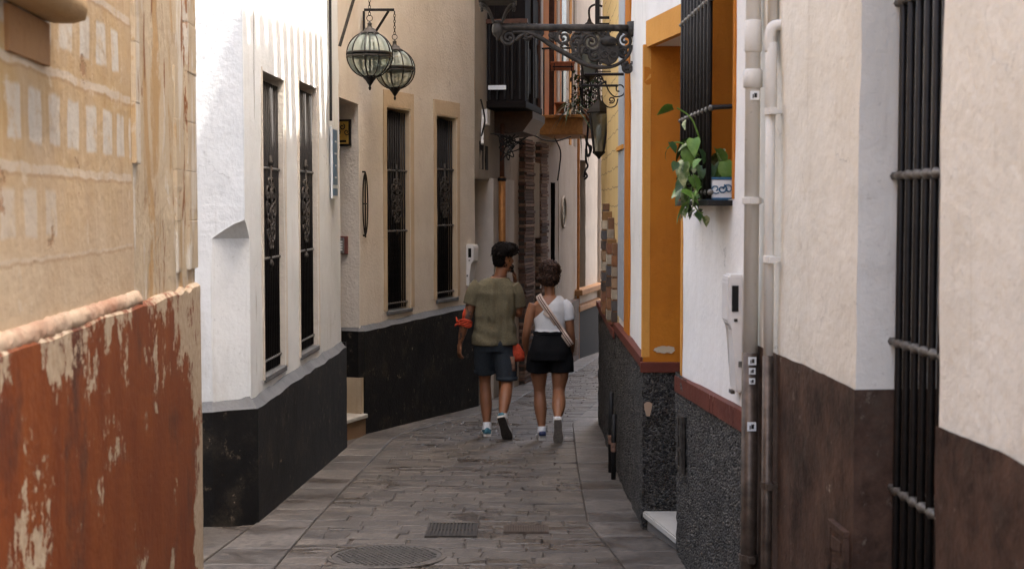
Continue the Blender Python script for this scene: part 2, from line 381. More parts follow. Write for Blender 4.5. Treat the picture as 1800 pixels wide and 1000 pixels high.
    def dado(s, path, z_top, mat, name='dado', thick=.045, bevel=.05, ledge=None, z0=-2.0, step=.1, zj=.008):
        """path: list of (u, w) of the outer face; z_top(u) gives the top; a sloped top runs back to the wall."""
        pts = []
        for a, b in zip(path[:-1], path[1:]):
            n = max(1, math.ceil((Vector(b)-Vector(a)).length/step))
            pts += [Vector(a).lerp(Vector(b), k/n) for k in range(n)]
        pts.append(Vector(path[-1])); k = len(pts); bm = bmesh.new(); rows = []
        for i, p in enumerate(pts):
            t = (pts[min(i+1, k-1)]-pts[max(i-1, 0)]).normalized(); nin = Vector((t.y, -t.x)) 
            zt = z_top(p.x) + noise.noise(Vector((p.x*4, p.y*4, s.seed)))*zj; jw = noise.noise(Vector((p.x*2, 3, s.seed)))*.004
            q = p + nin*(thick+.03); e = p + nin*.012
            col = []
            for h in (z0, -.9, -.5, -.2, 0, .15, .3, .45, .6, .8, 1.0, 1.2):
                if h < zt-bevel-.05: col.append(s.v(p.x + nin.x*jw*2*noise.noise(Vector((p.x*3, h*4, 1))), p.y + nin.y*jw*2*noise.noise(Vector((p.x*3, h*4, 1))), h))
            while len(col) < 13: col.append(s.v(p.x, p.y, (zt-bevel-.02)))
            col.append(s.v(p.x, p.y, zt-bevel)); col.append(s.v(e.x, e.y, zt-bevel+.012)); col.append(s.v(q.x, q.y, zt))
            rows.append([bm.verts.new(c) for c in col])
        for i in range(k-1):
            for j in range(len(rows[0])-1):
                f = bm.faces.new((rows[i][j], rows[i+1][j], rows[i+1][j+1], rows[i][j+1]))
                if ledge and j >= len(rows[0])-3: f.material_index = 1
        bmesh.ops.dissolve_degenerate(bm, dist=1e-5, edges=bm.edges)
        o = s.add(name, bm, [mat]+([ledge] if ledge else []))
        return o
    def bars(s, u0, u1, z0, z1, wv, n, straps, r=.009, mat='iron', smat='iron_strap', strap_r=.011, scroll=None, bumpy=True, ends=True):
        """window grille: a part whose own mesh is the cross straps, with each bar a piece of its own"""
        g = bpy.data.objects.new('window_grille', None); COL.objects.link(g); g.parent = s.o
        for z in straps:
            m = 40; bm = bmesh.new()
            pts = [s.v(u0-.03+(u1-u0+.06)*k/m, wv, z) for k in range(m+1)]
            rr = [strap_r*(1.0 + (.35*math.sin(k*math.pi/m*(2*n)) if bumpy else 0)) for k in range(m+1)]
            tube(bm, pts, rr, 6)
            for uu in (u0-.03, u1+.03):
                if ends: tube(bm, [s.v(uu, wv, z), s.v(uu, wv-.06, z)], strap_r, 6)
            s.add('strap', bm, smat, g, True)
        bm = bmesh.new(); tube(bm, [s.v(0, 0, z0), s.v(0, 0, (z0+z1)/2), s.v(0, 0, z1)], r, 8)
        b0 = None
        for k in range(n):
            u = u0 + (u1-u0)*(k+.5)/n
            if b0 is None: b0 = from_bm('bar', bm, mat, g, True); b = b0
            else: b = b0.copy(); COL.objects.link(b)
            b.location = s.v(u, wv, 0)
        if scroll:
            zc, hh, hw = scroll; uc = (u0+u1)/2; bm = bmesh.new(); X = Vector((1, 0, 0)); Z = Vector((0, 0, 1))
            for sx in (-1, 1):
                for sz in (-1, 1):
                    for (cx, cz, r0, tr) in ((.30, .18, .34, 1.6), (.42, .5, .24, 1.4), (.2, .78, .16, 1.3)):
                        tube(bm, spiral(s.v(uc+sx*cx*hw, wv+.012, zc+sz*cz*hh), r0*hw*1.5, .008, math.pi*(.5 if sz < 0 else -.5), sx*tr, X, Z, 18), .0085, 5)
            for k in range(3): tube(bm, spiral(s.v(uc, wv+.014, zc+(k-1)*hh*.45), .05, .01, k, 1.5, X, Z, 14), .01, 5)
            tube(bm, [s.v(uc, wv+.012, zc-hh*1.5), s.v(uc, wv+.012, zc+hh*1.5)], [.004, .012, ][:2], 6)
            for sz in (-1, 1): lathe(bm, [(.004, -.03), (.022, 0), (.004, .03)], s.v(uc, wv+.012, zc+sz*hh*1.3), 8)
            s.add('scroll_ornament', bm, 'iron_grey', g, True)
        return g
    def window(s, u0, u1, z0, z1, wv, mat='wood', leaves=2):
        bm = bmesh.new(); t = .045
        s.bx(bm, u0, u0+t, wv-.03, wv+.03, z0, z1); s.bx(bm, u1-t, u1, wv-.03, wv+.03, z0, z1)
        s.bx(bm, u0+t, u1-t, wv-.03, wv+.03, z1-t, z1); s.bx(bm, u0+t, u1-t, wv-.03, wv+.03, z0, z0+t)
        m = (u0+u1)/2; s.bx(bm, m-.03, m+.03, wv-.025, wv+.034, z0+t, z1-t)
        zz = [z0 + (z1-z0)*k/4 for k in (1, 2, 3)]
        for z in zz:
            s.bx(bm, u0+t, m-.03, wv-.02, wv+.02, z-.015, z+.015); s.bx(bm, m+.03, u1-t, wv-.02, wv+.02, z-.015, z+.015)
        f = s.add('window', bm, mat)
        for a, b in ((u0+t, m-.03), (m+.03, u1-t)):
            bm = bmesh.new(); s.bx(bm, a, b, wv-.012, wv-.006, z0+t, z1-t); s.add('pane', bm, 'glassdark', f)
        return f
    def band(s, name, mat, u0, u1, z0, z1, ops, wv=.004, thick=.006):
        """flat painted surround (rectangle with a rectangular hole list)"""
        bm = bmesh.new()
        for (a, b, c, d) in ops: s.bx(bm, a, b, 0-.01, wv+thick, c, d)
        return s.add(name, bm, mat)
# ================================================================== ground and street
bm = bmesh.new()
q = [bm.verts.new((x, y, gz(y)-.011)) for x, y in ((-150, -20), (150, -20), (150, 300), (-150, 300))]; bm.faces.new(q)
o = from_bm('ground', bm, 'grout'); o['kind'] = 'structure'
LB = [(-1.95, 2.0), (-1.70, 7.0), (-1.60, 8.6), (-1.47, 12.4), (-1.42, 13.4), (-.40, 16.1), (.02, 18.6), (.76, 22.0), (1.14, 24.5), (1.78, 28.0), (4.0, 36)]
LI = [(-1.20, 2.0), (-1.265, 7.0), (-1.24, 8.9), (-1.13, 12.4), (-1.09, 13.4), (-.10, 16.0), (.32, 18.5), (1.06, 21.9), (1.44, 24.4), (2.08, 27.9), (4.3, 36)]
RB_ = [(1.2, 2.0), (1.02, 5.75), (.96, 7.8), (.86, 8.55), (.86, 11.1), (.95, 14.6), (1.6, 18.0), (3.6, 24), (7.5, 36)]
RI = [(.80, 2.0), (.66, 6.6), (.56, 7.9), (.475, 8.75), (.52, 11.1), (.615, 14.4), (1.28, 18.2), (3.2, 24), (7.1, 36)]
def xat(pl, y):
    for (a, b), (c, d) in zip(pl[:-1], pl[1:]):
        if b <= y <= d: return a + (c-a)*(y-b)/(d-b)
    return pl[-1][0] if y > pl[-1][1] else pl[0][0]
def slab_mesh(bm, poly, ztop, th=.03, gap=.004, tilt=0.0, rnd=random):
    c = sum((Vector((p[0], p[1], 0)) for p in poly), Vector())/len(poly)
    tx, ty = rnd.uniform(-tilt, tilt), rnd.uniform(-tilt, tilt); dz = rnd.uniform(-.002, .002)
    top, rim, bot = [], [], []
    for p in poly:
        v = Vector((p[0], p[1], 0)); d = (c-v); L = max(d.length, 1e-6); d /= L
        rim.append(v + d*gap); top.append(v + d*(gap+min(.008, L*.2)))
    zf = lambda v, k: gz(v.y) + ztop + dz + (v.x-c.x)*tx + (v.y-c.y)*ty - k
    T = [bm.verts.new((v.x, v.y, zf(v, 0))) for v in top]; R = [bm.verts.new((v.x, v.y, zf(v, .005))) for v in rim]
    B = [bm.verts.new((v.x, v.y, gz(v.y)-.04)) for v in rim]; n = len(poly)
    bm.faces.new(T)
    for i in range(n):
        j = (i+1) % n; bm.faces.new((R[i], R[j], T[j], T[i])); bm.faces.new((B[i], B[j], R[j], R[i]))
def strip(name, A, B, label):
    e = empty(name); e['kind'] = 'structure'; y = 3.2
    while y < 31:
        L = random.uniform(.36, .52); y1 = y+L
        poly = [(xat(A, y), y), (xat(B, y), y), (xat(B, y1), y1), (xat(A, y1), y1)]
        bm = bmesh.new(); slab_mesh(bm, poly, .003, tilt=.004, gap=.0035); from_bm('slab', bm, 'slab', e); y = y1
    return e
lp = strip('left_pavement', LB, LI, '')
for i in range(6):
    for j in range(3):
        y0 = 6.05+j*.86; y1 = y0+.86; xa0 = xat(LB, y0)-.012-i*.42; xa1 = xat(LB, y1)-.012-i*.42
        bm = bmesh.new(); slab_mesh(bm, [(xa0-.42, y0), (xa0, y0), (xa1, y1), (xa1-.42, y1)], .002, tilt=.004, gap=.0035); from_bm('slab', bm, 'slab', lp)
strip('right_pavement', RI, RB_, '')
st = empty('street'); st['kind'] = 'structure'
bmr = bmesh.new(); y = 3.2; k = 0; cnt = 0
GR1 = (G(752, 943), G(838, 943), G(842, 922)); 
holes = [((-.54, -.12), (8.42, 8.92)), ((-.05, .22), (8.55, 8.82))]
MH = G(680, 977); MH.z = 0
while y < 31:
    dep = random.uniform(.10, .19); y1 = y+dep; xl0, xr0 = xat(LI, y), xat(RI, y); x = xl0
    first = True
    while x < xr0-.02:
        wd = random.uniform(.13, .34); nx = x+wd
        if nx > xr0-.12: nx = xr0
        xa1 = x if not first else xat(LI, y1); xb1 = nx if nx < xr0 else xat(RI, y1)
        sk = random.uniform(-.025, .025) if not first else 0
        J = lambda a: random.uniform(-a, a)*.22
        lo = x if x == xl0 else x+J(.05); hi = nx if nx == xr0 else nx+J(.05)
        poly = [(lo, y+J(.035)), ((lo+hi)/2+J(.05), y+J(.03)), (hi, y+J(.035)), (xb1+(0 if nx == xr0 else J(.05)), y1+J(.035)), ((xa1+xb1)/2+J(.05), y1+J(.03)), (xa1+(0 if x == xl0 else J(.05)), y1+J(.035))]
        cx, cy = (x+nx)/2, (y+y1)/2; first = False
        ok = (Vector((cx, cy, 0))-MH).length > .36
        for (hx, hy) in holes:
            if hx[0]-wd/2 < cx < hx[1]+wd/2 and hy[0]-.05 < cy < hy[1]+.05: ok = False
        if ok or True:
            if cnt < 298 and y > 6.9: 
                bm = bmesh.new(); slab_mesh(bm, poly, random.uniform(-.004, .002), tilt=.018, gap=random.uniform(.002, .006)); from_bm('paving_stone', bm, 'setts', st); cnt += 1
            else: slab_mesh(bmr, poly, random.uniform(-.004, .002), tilt=.018, gap=.004)
        x = nx
    y = y1
o = from_bm('paving_stones', bmr, 'setts', st); o['kind'] = 'stuff'
# manhole cover, drain grates
SL = Matrix.Rotation(-math.atan(SLOPE), 4, 'X')
def on_ground(name, x, y, dz=0): return empty(name, Matrix.Translation((x, y, gz(y)+dz)) @ SL)
e = on_ground('manhole_cover', MH.x, MH.y, .004); tag(e, 'round cast iron manhole cover nearest the camera in the paving', 'manhole cover')
bm = bmesh.new(); lathe(bm, [(.33, -.05), (.33, .0), (.322, .002), (.305, .002), (.303, -.004), (.30, -.004)], n=48); from_bm('rim', bm, 'setts', e)
bm = bmesh.new(); lathe(bm, [(.298, -.03), (.298, -.001), (.29, .0)], n=48)
for i in range(-9, 10):
    for j in range(-9, 10):
        x, y = i*.031 + (j % 2)*.0155, j*.031
        if x*x+y*y < .27**2: box(bm, x-.010, x+.010, y-.010, y+.010, .0005, .006, 0, Matrix.Rotation(0, 4, 'Z'))
from_bm('lid', bm, simple('worn_manhole_iron', (.095, .085, .074), .5, .2, .5, 30, .3), e)
def grate(px0, px1, py0, py1, nm, lab, mat, n):
    a = G(px0, py1); b = G(px1, py0); cx, cy = (G((px0+px1)/2, (py0+py1)/2)).xy
    wd = (G(px1, (py0+py1)/2).x - G(px0, (py0+py1)/2).x)/2; hd = (b.y-a.y)/2
    e = on_ground(nm, cx, cy, .004); tag(e, lab, 'drain grate')
    bm = bmesh.new(); t = .014
    for (x0, x1, y0, y1) in ((-wd, wd, -hd, -hd+t), (-wd, wd, hd-t, hd), (-wd, -wd+t, -hd+t, hd-t), (wd-t, wd, -hd+t, hd-t)): box(bm, x0, x1, y0, y1, -.03, .008)
    from_bm('frame', bm, mat, e)
    bm = bmesh.new(); box(bm, -wd+t, wd-t, -hd+t, hd-t, -.03, .0015); from_bm('pit', bm, 'black_mark', e)
    bm = bmesh.new(); box(bm, -.006, .006, -hd+t, hd-t, -.02, .007); b0 = from_bm('slat', bm, mat, e)
    for i in range(n):
        o = b0 if i == 0 else b0.copy()
        if i: COL.objects.link(o)
        o.location.x = -wd+t + (2*wd-2*t)*(i+.5)/n
    bm = bmesh.new(); box(bm, -wd+t, wd-t, -.006, .006, -.02, .006); from_bm('crossbar', bm, mat, e)
grate(750, 840, 921, 944, 'drain_grate', 'dark square drain grate behind the manhole cover, on the left', 'iron_grey', 13)
grate(885, 964, 925, 937, 'drain_grate', 'narrow brownish drain grate right of the dark one', 'pipedark', 16)

# ================================================================== left: painted house with red dado
h = House('painted_house', (-.912, 0.0), (-1.344, 6.0), 'L'); L = h.L
tag(h.o, 'weathered ochre painted house with peeling red dado at the left edge', 'house')
h.wall('wall', 'fresco', 1.5, L, 1.2, 4.6, jit=.007, zf=2.8, step=.07)
h.body(1.5, L, 4.6); 
h.dado([(1.5, .03), (L-.02, .03), (L+.012, 0.0), (L+.012, -.5)], lambda u: 1.29 if u < 4.7 else 1.285+.02*noise.noise(Vector((u*9, 0, 0))), 'redpaint', thick=.03, bevel=.02, zj=.012)
bm = bmesh.new()   # worn ledge over the dado
rows = []
for k in range(321):
    u = 1.5+3.22*k/320; wear = .5+.5*noise.noise(Vector((u*2.6, 5, 1))); jt = lambda i: noise.noise(Vector((u*22, i*3.1, 2)))*.006+noise.noise(Vector((u*60, i*5.1, 7)))*.004
    rows.append([bm.verts.new(h.v(u, a_*(.45+.35*wear)+jt(i), b_+jt(i+9)*.8)) for i, (a_, b_) in enumerate(((-.01, 1.322), (.022, 1.318), (.038, 1.303), (.041, 1.288), (.034, 1.272), (.0, 1.268)))])
for A_, B_ in zip(rows[:-1], rows[1:]):
    for j in range(5): bm.faces.new((A_[j], A_[j+1], B_[j+1], B_[j]))
h.add('ledge', bm, plaster('worn_ledge', (.50, .38, .27), (.36, .17, .10), .9, 30, 1.0, dark=(.25, .06, .03)), None, True)
bm = bmesh.new()   # moulded sill end above
ue = h.ud(3.66)
for (w0, w1, z0, z1, b) in ((0, .10, 2.06, 2.14, .035), (0, .075, 2.142, 2.19, .01)): h.bx(bm, ue-1.3, ue, -.02, w1, z0, z1, b)
h.add('sill', bm, plaster('sill_plaster', (.46, .31, .16), None, .4), None, True)
bm = bmesh.new(); h.bx(bm, ue-.42, ue-.05, -.02, .009, 1.95, 2.058, .003); h.add('sill_bracket', bm, plaster('bare_render', (.25, .13, .06), (.34, .2, .1), .5))
# raised edge strips of the corner
for (a, b, t) in ((4.72, 4.80, .014), (5.52, 5.62, .012), (5.78, L, .02)):
    for k in range(28):
        z = 1.34 + k*.2; 
        if noise.noise(Vector((a*7, z*1.7, 3))) > -.25:
            bm = bmesh.new(); h.bx(bm, a+.004*noise.noise(Vector((z*5, a, 0))), b+.01*noise.noise(Vector((z*6, b, 1))), -.02, t+.006*noise.noise(Vector((z*3, b, 5))), z, z+.2, .004); h.add('corner_strip', bm, 'fresco')

# ================================================================== left: white corner house
h = House('white_house', (-1.63, 8.68), (-1.50, 12.42), 'L'); L = h.L; WH = h
tag(h.o, 'white corner house with black dado and two tall barred windows', 'house')
w1 = (h.ud(9.22), h.ud(9.93), .47, 2.47, .16); w2 = (h.ud(10.5), h.ud(11.27), .48, 2.52, .16)
h.wall('wall', 'white', .3, L, .2, 5.2, (w1, w2), rmat='beige', ends=False)
bm = bmesh.new(); rows = []     # the corner: chamfered below, squinch above, full corner on top
zs = [.2, .35, .5, .65, .8, .95, 1.1, 1.25, 1.38, 1.40, 1.43, 1.46, 1.49, 1.515, 1.6, 1.8, 2.0, 2.2, 2.5, 2.8, 3.1, 4.2, 5.2]
for z in zs:
    c = .21 if z <= 1.40 else (.21*max(0, 1-((z-1.40)/.115))**.75 if z < 1.515 else 0.0)
    jt = lambda a, b: noise.noise(Vector((a*2.3, z*2.3, b)))*.008
    ring = [(0, -2.2)] + [(jt(k, 1), -2.2 + (2.2-c)*k/8) for k in range(1, 9)] + [(c*.6*t + jt(t, 3)*.5, -c*(1-t)) for t in (.02, .5, 1.0)] + [(max(c*.6, .001) + (.3-c*.6)*t, jt(t, 2)*.6) for t in (.35, .7)] + [(.3, 0)]
    rows.append([bm.verts.new(h.v(u, wv, z)) for u, wv in ring])
for a, b in zip(rows[:-1], rows[1:]):
    for j in range(len(a)-1): bm.faces.new((a[j], a[j+1], b[j+1], b[j]))
o = h.add('corner_wall', bm, 'white')
h.body(.02, L-.02, 5.2, 4.0)
bm = bmesh.new(); h.bx(bm, .02, L-.02, 0, -.5, 5.1, 5.19); h.bx(bm, L-.03, L, -.003, -.6, -2, 5.19); h.add('end_wall', bm, 'beige')
h.dado([(-.05, -2.2), (-.05, -.2), (.09, .05), (L+.0, .05)], lambda u: .445+.005*u, 'blackpaint', thick=.06, bevel=.10, ledge='greyledge', zj=.016)
bm = bmesh.new(); h.bx(bm, L-.02, L+.012, .045, -.6, -2, .41); h.add('dado_end', bm, 'blackpaint')
for wd in (w1, w2):
    h.window(wd[0]+.02, wd[1]-.02, wd[2]+.02, wd[3]-.02, -.13)
    bm = bmesh.new(); h.bx(bm, wd[0]-.0, wd[1]+.0, -.16, .012, wd[2]-.02, wd[2]+.018, .006); h.add('window_sill', bm, 'greyledge')
    h.bars(wd[0]+.035, wd[1]-.035, wd[2]+.03, wd[3]-.05, -.035, 11, (wd[2]+.10, wd[2]+.78, wd[2]+1.38), scroll=(wd[2]+1.08, .26, .2), bumpy=False)
    bm = bmesh.new(); t = .05
    h.bx(bm, wd[0]-t, wd[0]-.012, -.01, .008, wd[2], wd[3]+.02); h.bx(bm, wd[1]+.012, wd[1]+t, -.01, .008, wd[2], wd[3]+.02); h.add('window_surround', bm, 'beige')
# enamel street sign near the far end of the white house
us = h.ud(11.98); o = empty('street_sign', h.M @ Matrix.Translation(h.v(us, 0, 0))); tag(o, 'tall narrow blue and white enamel sign on the white house', 'sign')
bm = bmesh.new(); h.bx(bm, -.13, .13, .012, .03, 1.66, 2.26, .004); from_bm('plate', bm, 'white_enamel', o)
for a, b in ((1.775, 2.235), (1.685, 1.745)):
    bm = bmesh.new(); h.bx(bm, -.11, .11, .0315, .034, a, b); from_bm('blue_field', bm, 'blue', o)
for k, (a, b) in enumerate(((1.83, .05), (1.93, .03), (2.03, .06), (2.13, .04))):
    bm = bmesh.new(); h.bx(bm, -b, b, .035, .037, a, a+.014); from_bm('lettering_bar', bm, 'white_enamel', o)

# ================================================================== left: beige house with two windows, and its doorway
h = House('beige_house', (-1.44, 13.4), (-.42, 16.1), 'L'); L = h.L; BH = h
tag(h.o, 'beige plastered house with tan window borders, beyond the lanterns', 'house')
w1 = (h.ud(13.97), h.ud(14.47), .55, 2.56, .16); w2 = (h.ud(15.1), h.ud(15.6), .59, 2.55, .16)
h.wall('wall', 'beige', 0, L, .2, 6.5, (w1, w2), rmat='tan')
h.body(.0, L, 6.5, 4.0)
h.dado([(-.03, -.6), (-.03, .0), (.02, .045), (L, .045)], lambda u: .50+.018*u, 'blackpaint', thick=.045, bevel=.085, ledge='greyledge', zj=.014)
for wd in (w1, w2):
    h.window(wd[0]+.02, wd[1]-.02, wd[2]+.02, wd[3]-.02, -.13)
    h.bars(wd[0]+.03, wd[1]-.03, wd[2]+.03, wd[3]-.03, -.035, 9, (wd[2]+.08, wd[2]+.80, wd[2]+1.4), scroll=(wd[2]+1.1, .24, .17), bumpy=False)
    bm = bmesh.new(); h.bx(bm, wd[0]-.02, wd[1]+.02, -.16, .02, wd[2]-.025, wd[2]+.012, .006); h.add('window_sill', bm, 'greyledge')
    bm = bmesh.new(); t = .085; tt = .17
    h.bx(bm, wd[0]-t, wd[0]-.012, -.01, .009, wd[2]+.02, wd[3]+tt); h.bx(bm, wd[1]+.012, wd[1]+t, -.01, .009, wd[2]+.02, wd[3]+tt); h.bx(bm, wd[0]-.012, wd[1]+.012, -.01, .009, wd[3]+.012, wd[3]+tt)
    h.add('window_surround', bm, 'tan')
# doorway between the two houses (belongs to the beige house)
A = h.local((-1.50, 12.42, 0)); 
bm = bmesh.new(); prism(bm, [tuple(h.v(A.x, A.y-.02, 0).xy), tuple(h.v(0, 0, 0).xy), tuple(h.v(0, -.75, 0).xy), tuple(h.v(A.x, -.75, 0).xy)], 2.55, 6.5); h.add('door_lintel', bm, 'beige')
bm = bmesh.new(); h.bx(bm, A.x, 0, -.55, -.60, -.9, 2.55)
for k in range(3):
    for q in range(2): h.bx(bm, A.x+.1+q*.45, A.x+.45+q*.45, -.53, -.552, -.2+k*.8, .45+k*.8, .01)
d = h.add('door', bm, 'redwood'); bm = bmesh.new(); lathe(bm, [(.01, 0), (.03, .01), (.03, .03), (.012, .05)], (0, 0, 0), 10); k_ = from_bm('knob', bm, 'iron_strap', d); k_.location = h.v(A.x+.15, -.52, .35)
bm = bmesh.new(); h.bx(bm, A.x+.02, -.005, -.5, .06, -.64, -.40, 0); r_ = h.add('door_step', bm, plaster('brown_riser', (.23, .14, .075), None, .4))
bm = bmesh.new(); h.bx(bm, A.x+.02, -.002, -.5, .085, -.398, -.36, .008); h.add('step_slab', bm, 'marble', r_)
bm = bmesh.new(); h.bx(bm, -.04, .005, -.5, .035, -.9, -.02); h.add('bare_patch', bm, plaster('bare_plaster_patch', (.42, .33, .22), (.33, .25, .16), .5))
# decorative tile in the doorway, intercom, ring
def onwall(h, name, u, z, w_=0): return empty(name, h.M @ Matrix.Translation(h.v(u, w_, z)))
o = onwall(h, 'house_tile', 0, 2.3, -.16); tag(o, 'yellow glazed tile with dark frame under the doorway lintel', 'tile sign')
bm = bmesh.new(); h.bx(bm, -.03, -.005, -.13, .09, -.14, .11, .004); from_bm('tile_frame', bm, 'black_mark', o)
bm = bmesh.new(); h.bx(bm, -.036, -.031, -.11, .07, -.12, .09); from_bm('tile_face', bm, 'yellow_tile', o)
bm = bmesh.new()
for k in range(4): tube(bm, spiral(h.v(-.038, -.08+.045*k, .04-.05*(k % 2)), .03, .008, k, 1.2, Vector((0, 1, 0)), Vector((0, 0, 1)), 12), .005, 5)
h.bx(bm, -.039, -.036, -.09, .05, -.105, -.085); from_bm('tile_drawing', bm, 'black_mark', o)
o = onwall(h, 'intercom', 0, 1.23, -.20); tag(o, 'grey metal intercom panel in the doorway of the beige house', 'intercom')
bm = bmesh.new(); h.bx(bm, -.028, .002, -.09, .085, -.085, .085, .004); from_bm('backplate', bm, simple('reddish_surround', (.16, .06, .05), .7), o)
bm = bmesh.new(); h.bx(bm, -.05, -.029, -.075, .06, -.075, .07, .005); pn = from_bm('panel', bm, simple('brushed_grey', (.22, .22, .22), .4, .5), o)
for k in range(4):
    bm = bmesh.new(); h.bx(bm, -.055, -.0505, -.02, .05, -.05+k*.025, -.035+k*.025); from_bm('button', bm, 'white_enamel', pn)
bm = bmesh.new(); h.bx(bm, -.054, -.0505, -.065, -.03, -.0, .055); from_bm('speaker_grid', bm, 'black_mark', pn)
ur = .075; o = onwall(h, 'oval_wall_niche', ur, 1.62); tag(o, 'narrow dark iron loop on the wall beside the doorway', 'wall iron')
bm = bmesh.new(); pts = [h.v(.05*math.sin(t), .03, .29*math.cos(t)) for t in [2*math.pi*k/32 for k in range(33)]]; tube(bm, pts, .007, 6, False); from_bm('loop', bm, 'wood', o)
bm = bmesh.new(); tube(bm, [h.v(0, .03, -.32), h.v(0, .03, .3)], .008); tube(bm, [h.v(-.05, .03, 0), h.v(.05, .03, 0)], .008)
for a in (.3, -.3): tube(bm, [h.v(0, .03, a), h.v(0, -.01, a)], .01)
from_bm('crosspiece', bm, 'iron', o)
def meter_cover(h, u, ztop, H, Wd, dp, name, lab, swin):
    o = onwall(h, name, u, ztop); tag(o, lab, 'meter box')
    prof = [(0, 0), (0, dp*.92), (-.03, dp), (-H*.40, dp), (-H*.46, dp*.62), (-H, dp*.42), (-H, 0)]
    bm = bmesh.new(); A_ = [bm.verts.new(h.v(-Wd/2, y, z)) for z, y in prof]; B_ = [bm.verts.new(h.v(Wd/2, y, z)) for z, y in prof]
    bm.faces.new(A_); bm.faces.new(B_[::-1]); n = len(prof)
    for i in range(n): bm.faces.new((A_[i], A_[(i+1) % n], B_[(i+1) % n], B_[i]))
    bmesh.ops.bevel(bm, geom=list(bm.edges), offset=.008, segments=2, affect='EDGES')
    from_bm('case', bm, 'plastic', o)
    bm = bmesh.new(); s_ = -1 if swin < 0 else 1
    h.bx(bm, -Wd/2-.004, -Wd/2+.002, dp*.35, dp*.75, -H*.31, -H*.09); from_bm('dial_window', bm, 'glassdark', o)
    bm = bmesh.new(); h.bx(bm, -Wd/2-.005, -Wd/2+.002, dp*.4, dp*.6, -H*.395, -H*.37); h.bx(bm, -Wd*.2, Wd*.2, dp*.4, dp*.62, -H-.01, -H+.004); from_bm('vent', bm, 'iron_grey', o)
    bm = bmesh.new(); 
    h.bx(bm, -Wd/2-.003, -Wd/2+.002, dp*.12, dp*.32, -H*.78, -H*.73)
    from_bm('sticker', bm, 'iron_strap', o)
meter_cover(h, h.ud(15.92), 1.17, .46, .16, .09, 'meter_box', 'white plastic meter cover beside the farther beige window', -1)

# ================================================================== left: grey house with wooden balcony
h = House('grey_house', (-.42, 16.1), (-.02, 18.6), 'L'); L = h.L; GH = h
tag(h.o, 'shaded grey house with curved recess under the dark wooden balcony', 'house')
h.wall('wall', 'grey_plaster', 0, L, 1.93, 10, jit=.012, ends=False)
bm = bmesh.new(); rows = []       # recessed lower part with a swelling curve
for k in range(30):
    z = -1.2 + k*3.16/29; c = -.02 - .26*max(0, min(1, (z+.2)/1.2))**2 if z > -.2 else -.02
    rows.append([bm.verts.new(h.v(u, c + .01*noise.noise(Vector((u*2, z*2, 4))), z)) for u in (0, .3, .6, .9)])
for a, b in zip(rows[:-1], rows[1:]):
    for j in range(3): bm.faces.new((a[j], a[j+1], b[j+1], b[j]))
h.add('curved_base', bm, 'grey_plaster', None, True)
bm = bmesh.new(); h.bx(bm, .0, 1.0, -.0, -.5, 1.90, 1.96, .02); h.add('overhang', bm, 'grey_plaster')
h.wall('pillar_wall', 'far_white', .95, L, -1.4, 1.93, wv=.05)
h.body(0, L, 10, 4.0)
bm = bmesh.new(); h.bx(bm, .25, .5, -.04, .012, 2.02, 2.34); h.bx(bm, .62, .8, -.04, .012, 2.02, 2.3); h.add('vent_slot', bm, 'wood')
# copper downpipe
o = onwall(h, 'downpipe', h.ud(17.35), -.8); tag(o, 'slim copper downpipe on the grey house behind the man', 'downpipe')
bm = bmesh.new(); tube(bm, [h.v(0, .10, 0), h.v(0, .10, 1.9), h.v(0, .10, 2.75)], .045, 10); from_bm('pipe', bm, 'copper', o, True)
bm = bmesh.new(); tube(bm, [h.v(0, .10, 2.75), h.v(0, .10, 3.4)], .03, 10); from_bm('upper_pipe', bm, 'redwood', o, True)
for z in (.7, 2.72): 
    bm = bmesh.new(); lathe(bm, [(.05, -.02), (.055, 0), (.05, .02)], h.v(0, .10, z), 12); from_bm('clamp', bm, 'iron', o)
o = onwall(h, 'junction_box', h.ud(16.55), 2.62); tag(o, 'small white junction box with a bent conduit below the balcony', 'junction box')
bm = bmesh.new(); h.bx(bm, -.09, .09, 0, .08, -.09, .09, .008); from_bm('case', bm, 'plastic', o)
bm = bmesh.new(); tube(bm, smooth_path([h.v(-.1, .04, 0), h.v(-.16, .04, -.04), h.v(-.2, .04, -.2), h.v(-.25, .05, -.32)]), .018, 8); from_bm('conduit', bm, 'plastic', o, True)
# enclosed wooden balcony
u0, u1 = .75, 2.15; W = .47; zb = 2.83
bm = bmesh.new(); h.bx(bm, u0, u1, -.05, W, zb-.08, zb, .01); bal = h.add('wooden_balcony', bm, 'wood'); bm = bmesh.new(); h.bx(bm, u0+.03, u1-.03, -.05, W-.03, 5.6, 5.75); h.add('balcony_roof', bm, 'wood', bal)
for (u, ww) in ((u0+.05, W-.05), ((u0+u1)/2, W-.05), (u1-.05, W-.05), (u0+.05, .05), (u0+.05, W*.5)):
    bm = bmesh.new(); h.bx(bm, u-.04, u+.04, ww-.04, ww+.04, zb, 5.6); h.add('post', bm, 'wood' if u < u1-.1 else 'redwood', bal)
for (a0, a1, b0, b1) in ((u0+.03, u0+.05, .09, W*.5-.04), (u0+.03, u0+.05, W*.5+.04, W-.09), (u0+.09, (u0+u1)/2-.04, W-.07, W-.05), ((u0+u1)/2+.04, u1-.09, W-.07, W-.05)):
    bm = bmesh.new(); h.bx(bm, a0, a1, b0, b1, zb, 5.6); h.add('panel', bm, 'wood', bal)
    for k in range(4):
        bm = bmesh.new()
        if a1-a0 < .05: h.bx(bm, a0-.02, a0-.002, b0+.03, b1-.03, zb+.12+k*.66, zb+.66+k*.66, .006)
        else: h.bx(bm, a0+.05, a1-.05, b1+.002, b1+.02, zb+.12+k*.66, zb+.66+k*.66, .006)
        h.add('shutter', bm, 'wood', bal)
